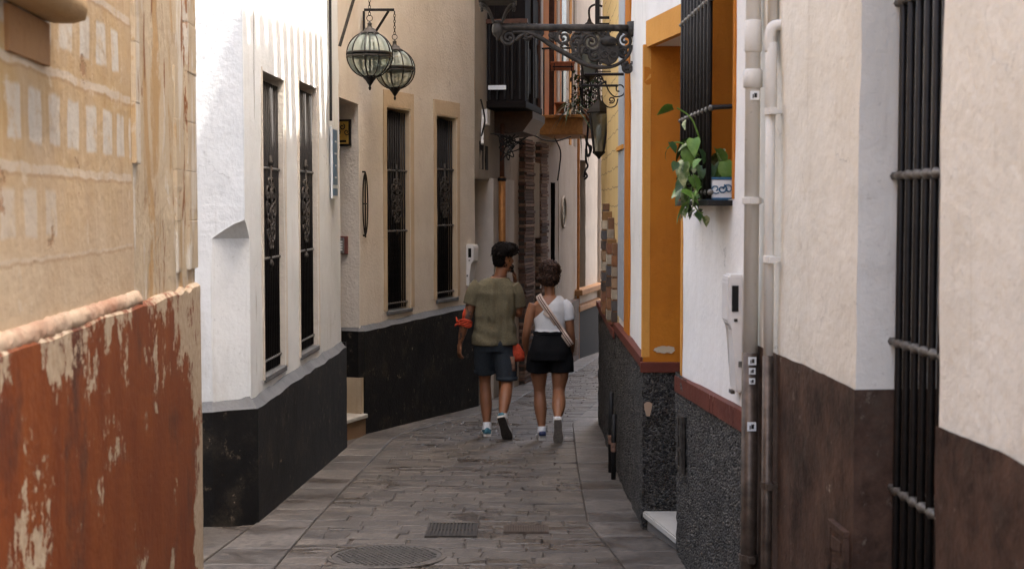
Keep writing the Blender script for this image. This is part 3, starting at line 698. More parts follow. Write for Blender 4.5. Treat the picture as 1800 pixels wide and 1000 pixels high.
for k in range(7):
    bm = bmesh.new(); h.bx(bm, u0-.02, u0+.02, .03+k*.09, .05+k*.09, zb+.02, zb+.9); h.add('baluster', bm, 'iron', bal)
bm = bmesh.new(); h.bx(bm, u0-.03, u0+.03, 0, W+.02, zb+.9, zb+.95); h.add('rail', bm, 'redwood', bal)
bm = bmesh.new(); h.bx(bm, u0-.025, u0-.045, .03, .24, zb+.13, zb+.18); h.add('white_tile', bm, 'white_enamel', bal)
bm = bmesh.new()
pr = [(0, 2.745), (W+.0, 2.745), (W+.0, 2.66), (W-.12, 2.50), (.0, 2.46)]
A_ = [bm.verts.new(h.v(u0+.55, y, z)) for y, z in pr]; B_ = [bm.verts.new(h.v(u1+.25, y, z)) for y, z in pr]; bm.faces.new(A_); bm.faces.new(B_[::-1])
for i in range(5): bm.faces.new((A_[i], A_[(i+1) % 5], B_[(i+1) % 5], B_[i]))
h.add('console', bm, simple('brown_fascia', (.07, .033, .016), .6))
# hanging cables under the balcony
cb = empty('cable_bundle', h.M); tag(cb, 'loose black cables bunched below the wooden balcony', 'cable')
for kk in range(7):
    bm = bmesh.new(); a = random.uniform(.5, 1.2); b = a+random.uniform(.2, .9)
    pts = [h.v(a+(b-a)*t, .08+.28*random.random(), 2.47-.35*random.random()*math.sin(math.pi*t)-.03) for t in (0, .2, .4, .6, .8, 1)]
    tube(bm, smooth_path(pts, 4), .007, 5); o = from_bm('strand', bm, 'cable', cb)

# ================================================================== left: brick-pier house
h = House('brick_pier_house', (-.02, 18.6), (.72, 22.0), 'L'); L = h.L; PH = h
tag(h.o, 'far house with two rough brick piers and ochre upper floor', 'house')
sl_ = (h.ud(21.35), h.ud(21.72), -.1, 1.95, .25)
h.wall('wall', 'pink', 0, L, -1.6, 2.75, (sl_,), rmat='wood')
bm = bmesh.new(); h.bx(bm, sl_[0]-.02, sl_[1]+.02, -.2, -.26, -.2, 2.0); h.add('window', bm, 'glassdark')
du0, du1 = h.ud(21.2), h.ud(21.62)
h.wall('upper_wall', 'orange', 0, L, 2.752, 10, ((du0, du1, 2.9, 5.2, .15),), rmat='redwood', step=.2)
bm = bmesh.new(); h.bx(bm, du0, du1, -.12, -.15, 2.9, 5.2); h.add('balcony_door', bm, 'glassdark')
bm = bmesh.new()
for ub in (h.ud(20.55), h.ud(21.86)): h.bx(bm, ub-.06, ub+.12, -.02, .02, 2.76, 9.9)
h.add('pilaster', bm, 'far_white')
h.body(0, L, 10, 4.0)
for (a, b, zt) in ((h.ud(19.1), h.ud(19.72), 2.5), (h.ud(20.2), h.ud(20.72), 2.5)):
    bm = bmesh.new(); h.bx(bm, a+.02, b-.02, -.02, .07, -1.5, zt); pier = h.add('brick_pier', bm, 'grout'); z = -1.0; k = 0
    mts = []
    while z < zt-.05:
        c = .047; bm = bmesh.new(); j = random.uniform(-.018, .018)
        h.bx(bm, a+j+(.0 if k % 2 else .02), b+j, -.01, .09+random.uniform(-.015, .015), z+.005, z+c-.003, .007)
        h.add('brick', bm, M[random.choice(('bk0', 'bk1', 'bk2'))], pier); z += c; k += 1
bm = bmesh.new(); h.bx(bm, h.ud(19.76), h.ud(20.16), -.01, .075, 1.15, 2.2, .01); h.add('cover_board', bm, plaster('old_board', (.30, .235, .165), None, .5))
# ochre balcony slab with railing, planter and plants
bu0, bu1, BW = h.ud(20.55), h.ud(21.9), .62
bm = bmesh.new(); h.bx(bm, bu0, bu1, -.05, BW, 2.62, 2.85, .01); h.bx(bm, bu0-.05, bu1+.05, -.05, BW+.05, 2.852, 2.9, .01); bal = h.add('balcony', bm, simple('ochre_fascia', (.42, .19, .05), .7))
bm = bmesh.new()
for k in range(9):
    t = bu0+.02+k*(bu1-bu0-.04)/8; bm2 = bmesh.new(); tube(bm2, [h.v(t, BW, 2.9), h.v(t, BW, 3.85)], .01, 6); h.add('baluster', bm2, 'iron', bal)
for k in range(5):
    t = .05+k*(BW-.07)/4; bm2 = bmesh.new(); tube(bm2, [h.v(bu0+.02, t, 2.9), h.v(bu0+.02, t, 3.85)], .01, 6); h.add('baluster', bm2, 'iron', bal)
bm.free(); bm = bmesh.new(); tube(bm, [h.v(bu0+.02, 0, 3.85), h.v(bu0+.02, BW, 3.85), h.v(bu1-.02, BW, 3.85)], .016, 6); h.add('rail', bm, 'iron', bal)
# ================================================================== far houses
h = House('oval_window_house', (.72, 22.0), (1.10, 24.4), 'L'); L = h.L
tag(h.o, 'far pinkish house with a small oval window', 'house')
h.wall('wall', 'pink', 0, L, -1.8, 10, ())
h.body(0, L, 10, 4.0)
bm = bmesh.new(); pts = [h.v(.55+.26*math.sin(t), .015, 1.5+.24*math.cos(t)) for t in [2*math.pi*k/28 for k in range(28)]]; bm.faces.new([bm.verts.new(p) for p in pts]); w_ = h.add('oval_window', bm, 'glassdark')
bm = bmesh.new(); tube(bm, pts+[pts[0]], .018, 6, False); h.add('frame', bm, 'pink', w_, True)
for (a, b, z0, z1, m_, nm) in ((.0, .22, 2.9, 9.9, 'orange', 'painted_pier'), (.26, .85, 2.9, 6, 'glassdark', 'balcony_door'), (1.35, 1.6, 2.6, 9.9, 'ochre_light', 'painted_pier'), (2.0, 2.3, 2.6, 9.9, 'grey_plaster', 'painted_pier')):
    bm = bmesh.new(); h.bx(bm, a, b, -.02, .014, z0, z1); h.add(nm, bm, m_)
bm = bmesh.new(); h.bx(bm, 0, L, 0, .07, -1.8, .02); h.add('dado', bm, 'brown')
bm = bmesh.new(); tube(bm, [h.v(L-.12, .05, -1.5), h.v(L-.12, .05, 4.5)], .025, 6); h.add('rain_pipe', bm, 'copper')
for nm, a, b, lab, dz in (('ledge_house', (1.06, 24.3), (1.60, 26.6), 'far white house with ochre ledges over a dark base', .0), ('ledge_house', (1.66, 26.6), (4.6, 37), 'farthest white house closing the bend of the street', -.02)):
    h = House(nm, a, b, 'L'); L = h.L; tag(h.o, lab, 'house')
    ops = ((.55, 1.1, .15, 2.4, .2),) if L < 4 else ((.6, 1.2, .3, 1.6, .2), (2.0, 2.8, .3, 2.2, .2), (.5, 1.3, 3.6, 5.6, .2), (2.6, 3.4, 3.6, 5.6, .2))
    h.wall('wall', 'far_white', 0, L, -2, 11, ops, rmat='grey_plaster'); h.body(0, L, 11, 4)
    for o_ in ops:
        bm = bmesh.new(); h.bx(bm, o_[0], o_[1], -.15, -.2, o_[2], o_[3]); f = h.add('window', bm, 'wood')
        bm = bmesh.new(); h.bx(bm, o_[0]+.07, o_[1]-.07, -.145, -.149, o_[2]+.08, o_[3]-.08); h.add('pane', bm, 'glassdark', f)
    for z in (.12+dz, -.16+dz):
        bm = bmesh.new(); h.bx(bm, -.06, L, -.02, .16 if z > 0 else .12, z-.05, z+.05, .015); h.add('ledge', bm, simple('ochre_ledge', (.33, .17, .07), .7))
    bm = bmesh.new(); h.bx(bm, -.04, L, -.02, .09, -2.2, -.22+dz); h.add('dado', bm, 'wood')
# ================================================================== right: near house with brown dado
h = House('cream_house', (1.194, 1.0), (.985, 5.75), 'R'); L = h.L; CH = h
tag(h.o, 'rough cream house with brown painted dado at the right edge', 'house')
a, b = h.ud(3.58), h.ud(4.3)
zd = lambda u: 1.045
h.wall('wall', 'cream', 0, L, 1.02, 6.25, ((a, b, 1.0, 3.1, .5, 'lrt'),), rmat='bluewhite', step=.07, zf=3.1, jit=.008, hf=.001)
h.wall('dado', 'brown', 0, L, -1.2, 1.046, ((a+.004, b-.004, -1.0, 1.0461, .5, 'lrb'),), rmat='brown', step=.045, wv=.006, jit=.006, topj=.006)
h.body(0, L, 6.25, 5)
h.window(a+.02, b-.02, -.6, 3.08, -.38)
h.bars(a+.03, b-.03, -.7, 3.05, -.105, 9, (-.25, .245, .745, 1.19, 1.69, 2.205), r=.0115, strap_r=.0135)
def hatch(h, u, z0, z1, wd, wv, lab, mat):
    o = onwall(h, 'utility_hatch', u, z0, wv); tag(o, lab, 'hatch'); H = z1-z0
    bm = bmesh.new(); t = .022
    h.bx(bm, -wd/2, wd/2, 0, .02, 0, t, .003); h.bx(bm, -wd/2, wd/2, 0, .02, H-t, H, .003); h.bx(bm, -wd/2, -wd/2+t, 0, .019, t, H-t); h.bx(bm, wd/2-t, wd/2, 0, .019, t, H-t); from_bm('frame', bm, mat, o)
    bm = bmesh.new(); h.bx(bm, -wd/2+t+.004, wd/2-t-.004, -.005, .014, t+.004, H-t-.004, .004); dr = from_bm('door', bm, mat, o)
    bm = bmesh.new(); h.bx(bm, -wd/2+t+.02, wd/2-t-.02, .0145, .019, H*.62, H*.8); from_bm('label_plate', bm, mat, dr); bm = bmesh.new(); h.bx(bm, -.03, .03, .0145, .021, H*.35, H*.42); from_bm('latch', bm, mat, dr)
hatch(h, h.ud(4.42), .38, .60, .19, .008, 'painted utility hatch low on the brown dado', M['brown'])

# ================================================================== right: white house with caged window, doorway
h = House('caged_window_house', (.985, 5.75), (.935, 7.8), 'R'); L = h.L; RH = h
tag(h.o, 'white house with black roughcast dado and projecting caged window', 'house')
wa, wb = h.ud(6.27), h.ud(7.22); zt = 3.05
h.wall('wall', 'rwhite', 0, L, .5, 6.25, ((wa, wb, 1.63, zt, .25),), rmat='orange', step=.08)
h.wall('dado', 'roughcast', .0, L, -1.2, .69, (), wv=.03, step=.022, hf=.009, jit=.006, zf=.69)
bm = bmesh.new()
for k in range(24):
    u = k*L/24; z = .76 - .045*u; z1 = .76-.045*(u+L/24); ww = .04+.004*noise.noise(Vector((u*4, 1, 1)))
    A_ = [bm.verts.new(h.v(x, y, zz)) for x, y, zz in ((u, -.02, z), (u, ww, z), (u, ww, z-.085), (u, -.02, z-.085))]; B_ = [bm.verts.new(h.v(x, y, zz)) for x, y, zz in ((u+L/24, -.02, z1), (u+L/24, ww, z1), (u+L/24, ww, z1-.085), (u+L/24, -.02, z1-.085))]
    for i in range(3): bm.faces.new((A_[i], A_[i+1], B_[i+1], B_[i]))
h.add('band', bm, 'maroon')
h.body(0, L, 6.25, 5)
h.window(wa+.02, wb-.02, 1.66, zt-.03, -.2)
t = .06; bm = bmesh.new(); h.bx(bm, wa-t, wa-.012, -.01, .008, 1.63, zt+.1); h.bx(bm, wb+.012, wb+t, -.01, .008, 1.63, zt+.1); h.add('window_surround', bm, 'orange')
bm = bmesh.new(); h.bx(bm, L-.045, L+.004, -.01, .009, .66, 2.9); h.add('door_surround', bm, 'ochre_light')
# projecting cage
PW = .095
g = h.bars(wa+.03, wb-.0, 1.63, 3.0, PW, 9, (1.66, 2.03, 2.51, 2.98), r=.0125, ends=False, smat='iron_strap')
bm = bmesh.new()
for z in (2.03, 2.51, 2.98):
    for uu in (wa, wb+.03): tube(bm, [h.v(uu, PW, z), h.v(uu, 0, z+.005), h.v(uu, -.04, z+.005)], .012, 6)
h.add('cage_bracket', bm, 'iron', g)
bm = bmesh.new(); h.bx(bm, wa-.02, wb+.03, -.02, PW+.02, 1.600, 1.625, .004); h.add('cage_shelf', bm, 'iron', g)
# painted tile planter with pothos, standing on the shelf
o = empty('planter', h.M @ Matrix.Translation(h.v(wa+.24, .035, 1.625))); tag(o, 'blue and white tile planter inside the window cage', 'planter')
bm = bmesh.new(); box(bm, -.16, .16, -.045, .045, 0, .10, .006); from_bm('pot', bm, 'white_enamel', o)
bm = bmesh.new(); box(bm, -.15, .15, -.04, .04, .1005, .104); from_bm('soil', bm, 'wood', o)
bm = bmesh.new()
for sx in (-1,):
    for k in range(3): tube(bm, spiral(Vector((-.162, -.028+.028*k, .05)), .022, .006, k*2, 1.1, Vector((0, 1, 0)), Vector((0, 0, 1)), 12), .0035, 5)
for k in range(6):
    for yy in (-.047, .047): tube(bm, spiral(Vector((-.13+.052*k, yy, .05)), .026, .006, k*2, 1.1, Vector((1, 0, 0)), Vector((0, 0, 1)), 12), .004, 5)
from_bm('painted_scroll', bm, 'blue', o)
bm = bmesh.new(); box(bm, -.163, .163, -.048, .048, .09, .102, .003); box(bm, -.163, .163, -.048, .048, 0, .012, .003); from_bm('blue_rim', bm, 'blue', o)
def leafmat(nm, c, c2):
    n = N(nm); f = n.noise(14, 4, .6); col = n.mix(n.ramp(f, .44, .6), c, c2); n.b.inputs['Subsurface Weight'].default_value = 0
    return n.done(col, .5, spec=.2)
LM = [leafmat('leaf_green', (.085, .17, .025), (.14, .23, .05)), leafmat('leaf_variegated', (.07, .12, .03), (.38, .40, .22)), leafmat('leaf_dark', (.025, .055, .016), (.045, .08, .025))]
def leaf_mesh(L_, W_, mat, fold=.25, droop=.3):
    bm = bmesh.new(); prof = ((0, .0), (.08, .62), (.22, .95), (.4, 1.0), (.6, .8), (.8, .45), (.93, .16), (1, 0)); mid, lf, rt = [], [], []
    for t, ww in prof:
        z = -droop*L_*t*t; mid.append(bm.verts.new((t*L_, 0, z)))
        back = -.10*L_ if .05 < t < .1 else 0
        lf.append(bm.verts.new((t*L_+back, W_/2*ww+.0003, z+fold*W_*.5*ww))); rt.append(bm.verts.new((t*L_+back, -W_/2*ww-.0003, z+fold*W_*.5*ww)))
    for i in range(len(prof)-1): bm.faces.new((mid[i], mid[i+1], lf[i+1], lf[i])); bm.faces.new((rt[i], rt[i+1], mid[i+1], mid[i]))
    me = bpy.data.meshes.new('leaf'); bm.to_mesh(me); bm.free(); me.polygons.foreach_set('use_smooth', [True]*len(me.polygons)); me.materials.append(mat); return me
pl = empty('pothos_plant', h.M @ Matrix.Translation(h.v(wa+.24, .035, 1.725))); tag(pl, 'green variegated trailing plant climbing through the window cage bars', 'plant')
LMs = [leaf_mesh(random.uniform(.085, .12), random.uniform(.06, .08), LM[k % 3], random.uniform(.1, .5), random.uniform(.1, .5)) for k in range(9)]
rl = random.Random(5)
ip = pl.matrix_world.inverted()
# leaf spots read in the picture, at the depth of the cage
spots = [(1183, 190, .28), (1208, 210, .16), (1178, 250, .24), (1172, 265, .2), (1205, 252, .1), (1222, 250, .08), (1214, 262, .1), (1203, 285, .12), (1212, 280, .06), (1220, 292, .06), (1206, 300, .12), (1216, 310, .1), (1198, 290, .16), (1224, 300, .05), (1208, 318, .14), (1213, 330, .12), (1200, 336, .16), (1206, 345, .14), (1210, 358, .14), (1221, 337, .08), (1226, 320, .05), (1217, 345, .12), (1222, 370, .13), (1234, 372, .1), (1259, 262, -.02), (1268, 268, -.05), (1262, 280, -.03), (1274, 284, -.05), (1270, 262, -.06), (1258, 292, -.02), (1266, 298, -.04), (1276, 272, -.05), (1254, 300, 0), (1272, 308, -.04), (1246, 270, .0), (1240, 290, .02), (1232, 280, .04), (1236, 306, .04), (1230, 262, .05)]
stems = []
spots = spots + [(a+rl.uniform(-9, 9), b+rl.uniform(-9, 9), c) for a, b, c in spots[4:-15]*2]
for i, (px, py, wo) in enumerate(spots):
    d = 6.55 + rl.uniform(-.16, .2); p = ip @ P(px, py, d)
    lf = bpy.data.objects.new('leaf', LMs[i % 9]); COL.objects.link(lf); lf.parent = pl
    big = rl.choice((.55, .7, .85, 1.0)) if py < 365 else .5
    lf.location = p; az = rl.uniform(1.2, 4.6) if px < 1235 else rl.uniform(0, 6.28)
    lf.rotation_euler = (rl.uniform(-.7, .7), rl.uniform(.1, 1.2), az); lf.scale = [big*rl.uniform(.75, 1.15)]*3
bm = bmesh.new()
def pp(px, py, d=6.55): return ip @ P(px, py, d)
for path in ([(1255, 320), (1240, 285), (1215, 262), (1190, 250), (1172, 262)], [(1250, 318), (1228, 300), (1212, 300), (1206, 325), (1208, 360)], [(1250, 310), (1225, 230), (1212, 205), (1190, 190)], [(1240, 320), (1222, 335), (1218, 355), (1228, 372), (1236, 374)], [(1262, 320), (1266, 290), (1270, 262)]):
    tube(bm, smooth_path([pp(*q) for q in path], 5), .004, 5)
from_bm('stem', bm, LM[0], pl)
# meter cover, conduits and downpipes
meter_cover(h, h.ud(6.06), 1.31, .50, .15, .07, 'meter_box', 'tall grey plastic meter cover on the white house beside the pipes', -1)
hatch(h, h.ud(7.46), .20, .50, .15, .04, 'narrow metal utility hatch in the black roughcast', M['iron_grey'])
def pipe(h, u, w_, r, zs, name, lab, upper_mat, lower_mat, zsplit, clamps, collar=()):
    o = onwall(h, name, u, zs[0]); tag(o, lab, 'downpipe'); z0 = zs[0]
    bm = bmesh.new(); tube(bm, [h.v(0, w_, zsplit-z0), h.v(.004, w_, (zsplit+zs[1])/2-z0), h.v(0, w_, zs[1]-z0)], r, 14); from_bm('upper_pipe', bm, upper_mat, o, True)
    bm = bmesh.new(); tube(bm, [h.v(0, w_, 0), h.v(0, w_, zsplit-z0)], r*1.12, 14); from_bm('lower_pipe', bm, lower_mat, o, True)
    for z in clamps:
        bm = bmesh.new(); lathe(bm, [(r*1.02, -.014), (r*1.3, -.012), (r*1.3, .012), (r*1.02, .014)], h.v(0, w_, z-z0), 14); h.bx(bm, -.012, .012, 0, w_, z-z0-.008, z-z0+.008); h.bx(bm, -r*1.3-.03, -r*1.2, w_-.012, w_+.012, z-z0-.012, z-z0+.012); from_bm('clamp', bm, 'pipe' if z > zsplit else 'pipedark', o)
    for (z, hh, k) in collar:
        bm = bmesh.new(); lathe(bm, [(r*1.01, 0), (r*k, .004), (r*k, hh), (r*1.01, hh+.004)], h.v(0, w_, z-z0), 14); from_bm('collar', bm, upper_mat, o, True)
    return o
h = CH
o1 = pipe(h, h.ud(5.62), .045, .030, (-.35, 6.2), 'downpipe', 'thick cream downpipe with stickers on its dark lower end', 'pipe', 'pipedark', 1.02, (1.62, .2), ((2.06, .07, 1.25), (2.2, .12, 1.12)))
for (z, s_, m_) in ((1.34, .02, 'white_enamel'), (1.30, .016, 'white_enamel'), (1.26, .015, 'white_enamel'), (1.08, .022, 'white_enamel'), (2.38, .022, 'white_enamel')):
    bm = bmesh.new(); zz = z+.0
    for k in range(5):
        a0 = math.radians(150+k*16); 
    h.bx(bm, -.037, -.0345, .045-s_*.8, .045+s_*.8, zz-s_*.8, zz+s_*.8); st_ = from_bm('sticker', bm, m_, o1)
    bm = bmesh.new(); h.bx(bm, -.0382, -.0372, .045-s_*.4, .045+s_*.1, zz-s_*.4, zz+s_*.4); h.bx(bm, -.0382, -.0372, .045+s_*.2, .045+s_*.4, zz-s_*.5, zz+s_*.2); from_bm('sticker_print', bm, 'black_mark', st_)
h2 = CH
o2 = pipe(h2, h2.ud(5.32), .042, .019, (-.35, 2.18), 'downpipe', 'thin cream pipe with dark lower end next to the cream house', 'pipe', 'pipedark', 1.04, (1.95, .55, 1.4), ((1.95, .25, 1.2),))
bm = bmesh.new(); tube(bm, smooth_path([h2.v(0, .045, 2.52), h2.v(0, .047, 2.58), h2.v(0, .03, 2.615), h2.v(0, -.04, 2.62)], 5), .021, 10); from_bm('elbow', bm, 'pipe', o2, True)
bm = bmesh.new(); tube(bm, [h2.v(.03, .03, 2.5), h2.v(.03, .03, 6.4)], .02, 10); from_bm('conduit', bm, 'pipe', o2, True)

# ================================================================== right: orange-trimmed house beyond the doorway
h = House('orange_trim_house', (.82, 8.55), (.838, 11.1), 'R'); L = h.L; OH = h
tag(h.o, 'white house with orange door reveal and roughcast dado, under the iron bracket', 'house')
h.wall('wall', 'rwhite', 0, L, .5, 6.25, (), step=.1, ends=False)
h.wall('dado', 'roughcast', .0, L, -1.4, .69, (), wv=.03, step=.028, hf=.010, jit=.008, zf=.69, ends=False)
h.body(0.03, L, 6.25, 5)
# far jamb of the doorway, facing the camera: orange plaster, maroon strip, roughcast
def jamb(z0, z1, mat, uu, hf, nm, w1=-.9, stp=.03):
    bm = bmesh.new(); nx = max(2, int(.95/stp)); nz = max(2, int((z1-z0)/stp)); V = {}
    for i in range(nx+1):
        for j in range(nz+1):
            ww = .03 + (w1-.03)*i/nx; z = z0+(z1-z0)*j/nz
            V[i, j] = bm.verts.new(h.v(uu - hf*noise.noise(Vector((ww*28, z*28, 2))) - hf*.8*noise.noise(Vector((ww*56, z*56, 5))) - .004*noise.noise(Vector((ww*4, z*4, 8))), ww, z))
    for i in range(nx):
        for j in range(nz): bm.faces.new((V[i, j], V[i+1, j], V[i+1, j+1], V[i, j+1]))
    o = h.add(nm, bm, mat, None, True); return o
jamb(.66, 2.55, 'orange', 0.0, .0012, 'door_reveal'); jamb(-1.2, .60, 'roughcast', -.02, .010, 'dado_return', stp=.022)
bm = bmesh.new(); h.bx(bm, -.028, .02, .045, -.9, .598, .66, .004); h.add('band_return', bm, 'maroon')
bm = bmesh.new(); h.bx(bm, 0.02, L, -.02, .045, .625, .69, .006); h.add('band', bm, 'maroon')
bm = bmesh.new(); h.bx(bm, -.002, .055, -.01, .036, .69, 2.56); h.add('door_surround', bm, 'ochre_light')
A = h.local((.935, 7.8, 0))
bm = bmesh.new(); prism(bm, [tuple(h.v(A.x, A.y, 0).xy), tuple(h.v(.0, .012, 0).xy), tuple(h.v(0.0, -.9, 0).xy), tuple(h.v(A.x, -.9, 0).xy)], 2.55, 6.25); h.add('door_lintel', bm, 'rwhite')
bm = bmesh.new(); prism(bm, [tuple(h.v(A.x, A.y+.008, 0).xy), tuple(h.v(.02, .02, 0).xy), tuple(h.v(0.02, -.02, 0).xy), tuple(h.v(A.x, A.y-.03, 0).xy)], 2.545, 2.70); h.add('lintel_band', bm, 'ochre_light')
bm = bmesh.new(); h.bx(bm, A.x, 0, -.85, -.8, -1, 2.56); d = h.add('door', bm, 'redwood')
for k in range(3):
    bm = bmesh.new(); h.bx(bm, A.x+.15, -.15, -.798, -.78, -.1+k*.85, .6+k*.85, .01); h.add('door_panel', bm, 'redwood', d)
bm = bmesh.new(); prism(bm, [tuple(h.v(A.x+.005, A.y-.01, 0).xy), tuple(h.v(-.035, .0, 0).xy), tuple(h.v(-.035, -.8, 0).xy), tuple(h.v(A.x+.005, -.8, 0).xy)], -.5, -.285); r_ = h.add('door_step', bm, plaster('grey_riser', (.17, .15, .13), None, .4))
bm = bmesh.new(); prism(bm, [tuple(h.v(A.x+.005, A.y+.02, 0).xy), tuple(h.v(-.032, .03, 0).xy), tuple(h.v(-.032, -.8, 0).xy), tuple(h.v(A.x+.005, -.8, 0).xy)], -.282, -.24); bmesh.ops.bevel(bm, geom=list(bm.edges), offset=.008, segments=2, affect='EDGES'); h.add('step_slab', bm, 'marble', r_)
bm = bmesh.new(); bm.faces.new([bm.verts.new(h.v(-.006, -.10+.065*math.cos(t)*(1+.35*noise.noise(Vector((t*2.2, 3, 1)))), .735+.022*math.sin(t)*(1+.6*noise.noise(Vector((t*2.6, 9, 1)))))) for t in [k*math.pi/14 for k in range(28)]]); h.add('bare_patch', bm, plaster('exposed_render', (.52, .42, .30), None, .3))
bm = bmesh.new(); bm.faces.new([bm.verts.new(h.v(-.038, .0+.022*math.cos(t)*(1+.3*math.sin(3*t)), .38+.055*math.sin(t)*(1+.2*math.cos(2*t)))) for t in [k*math.pi/6 for k in range(12)]]); h.add('chip', bm, plaster('chip_plaster', (.36, .25, .17), None, .3))
# strips farther along this wall: ochre pier, pale blue shutter, thin ochre crossbar
ua, ub, uc = h.ud(9.98), h.ud(10.42), h.ud(10.5)
bm = bmesh.new(); h.bx(bm, ua, ub, -.02, .012, .69, 6.2); h.add('painted_pier', bm, 'orange')
bm = bmesh.new(); h.bx(bm, ub+.06, L-.02, -.02, .014, .75, 6.2); sh = h.add('shutter', bm, simple('pale_blue_shutter', (.34, .37, .41), .6, 0, .15))
bm = bmesh.new(); h.bx(bm, ub+.05, L-.01, .0145, .03, 2.02, 2.05); h.add('crossbar', bm, 'ochre_light', sh)
for uu, zz, hh in ((h.ud(10.9), -.45, .62), (h.ud(10.55), -.45, .5)):
    o = onwall(h, 'conduit', uu, gz(10.8)); bm = bmesh.new(); tube(bm, [h.v(0, .075, 0), h.v(0, .075, hh-.2), h.v(0, .07, hh)], .018, 8); from_bm('pipe', bm, 'cable', o, True)
    bm = bmesh.new(); lathe(bm, [(.019, 0), (.021, .01), (.021, .06), (.019, .07)], h.v(0, .075, .22), 10); from_bm('joint', bm, 'bk0', o)
    tag(o, 'short dark conduit at the foot of the roughcast, %s one' % ('farther' if hh == .62 else 'nearer'), 'conduit')
# ================================================================== right: yellow house
h = House('yellow_house', (.84, 11.1), (.92, 14.65), 'R'); L = h.L; YH = h
tag(h.o, 'yellow house with thin wavy joint lines, hung with display boards', 'house')
h.wall('wall', 'yellow', 0, L, .4, 7.5, (), step=.15); h.body(0, L, 7.5, 5)
h.wall('dado', 'roughcast', .0, L, -1.6, .60, (), wv=.03, step=.035, hf=.010, jit=.008, zf=.6)
bm = bmesh.new(); h.bx(bm, 0, L, -.02, .05, .56, .625, .01); h.add('band', bm, 'maroon')
cols = [(.20, .09, .05), (.30, .2, .12), (.07, .05, .04), (.28, .23, .17), (.09, .085, .085), (.24, .11, .05), (.42, .36, .27)]
for k, (dd, wd, z0, z1, dp) in enumerate(((11.35, .14, .66, 1.30, .045), (11.6, .2, .66, 1.33, .075), (12.0, .22, .68, 1.50, .05), (12.5, .3, .66, 1.55, .08), (13.0, .3, .66, 1.62, .05))):
    o = onwall(h, 'display_board', h.ud(dd), z0); tag(o, ('nearest short', 'second short', 'middle', 'fourth tall', 'farthest tall')[k] + ' display board of small pictures on the yellow wall', 'display board', 'boards on the yellow wall')
    bm = bmesh.new(); h.bx(bm, -wd/2, wd/2, .0, dp, 0, z1-z0, .004); from_bm('board', bm, simple('board_brown%d' % k, (.16+.05*(k % 2), .08+.03*(k % 2), .04), .6), o)
    z = .02
    while z < z1-z0-.09:
        bm = bmesh.new(); h.bx(bm, -wd/2-.006, wd/2-.02, .008, dp+.006, z, z+.075); from_bm('picture', bm, M.setdefault('pic%d' % (int(z*100+k) % 7), simple('picture_card%d' % (int(z*100+k) % 7), cols[int(z*100+k) % 7], .5)), o); z += .09
h = House('side_house', (.93, 14.66), (5.2, 27), 'R'); tag(h.o, 'pale house round the bend, behind the yellow house', 'house'); h.wall('wall', 'far_white', 0, h.L, -2, 15, (), step=.3); h.body(0, h.L, 15, 5)
# ---- tiled eaves of the right-hand row (they draw the streaky edge of the sunlight on the left walls)
for h in (CH, RH, OH, YH):
    bm = bmesh.new(); zt = 7.85 if h is YH else 6.60; n = int(h.L/.235)
    for k in range(-3 if h is OH else 0, n):
        u = (k+.5)*h.L/n
        for (off, ov, r, sgn) in ((0, .66, .085, 1), (.117, .34 if h in (OH, YH) and k > 0 else .62, .085, -1)):
            A_, B_ = [], []
            for j in range(7):
                a = math.pi*j/6; A_.append(bm.verts.new(h.v(u+off+r*math.cos(a), ov, zt-.10+sgn*r*math.sin(a)*.7))); B_.append(bm.verts.new(h.v(u+off+r*math.cos(a), -1.2, zt+.30+sgn*r*math.sin(a)*.7)))
            for j in range(6): bm.faces.new((A_[j], A_[j+1], B_[j+1], B_[j]))
    h.add('roof_tiles', bm, 'terracotta', None, True)
# ================================================================== globe lanterns
def glassmat(nm, tint, gl=.12):
    n = N(nm); t = n.t; t.nodes.remove(n.b); out = [x for x in t.nodes if x.type == 'OUTPUT_MATERIAL'][0]
    tr = t.nodes.new('ShaderNodeBsdfTransparent'); tr.inputs[0].default_value = (*tint, 1)
    g = t.nodes.new('ShaderNodeBsdfGlossy'); g.inputs['Roughness'].default_value = .04
    df = t.nodes.new('ShaderNodeBsdfTranslucent'); df.inputs[0].default_value = (.86, .95, .90, 1)
    lw = t.nodes.new('ShaderNodeLayerWeight'); lw.inputs[0].default_value = .12
    m = t.nodes.new('ShaderNodeMixShader'); m2 = t.nodes.new('ShaderNodeMixShader'); m2.inputs[0].default_value = gl
    t.links.new(lw.outputs['Fresnel'], m.inputs[0]); t.links.new(tr.outputs[0], m.inputs[1]); t.links.new(g.outputs[0], m.inputs[2])
    t.links.new(m.outputs[0], m2.inputs[1]); t.links.new(df.outputs[0], m2.inputs[2]); t.links.new(m2.outputs[0], out.inputs[0]); return n.m
M['glass'] = glassmat('lantern_glass', (.95, 1.0, .97), .30)
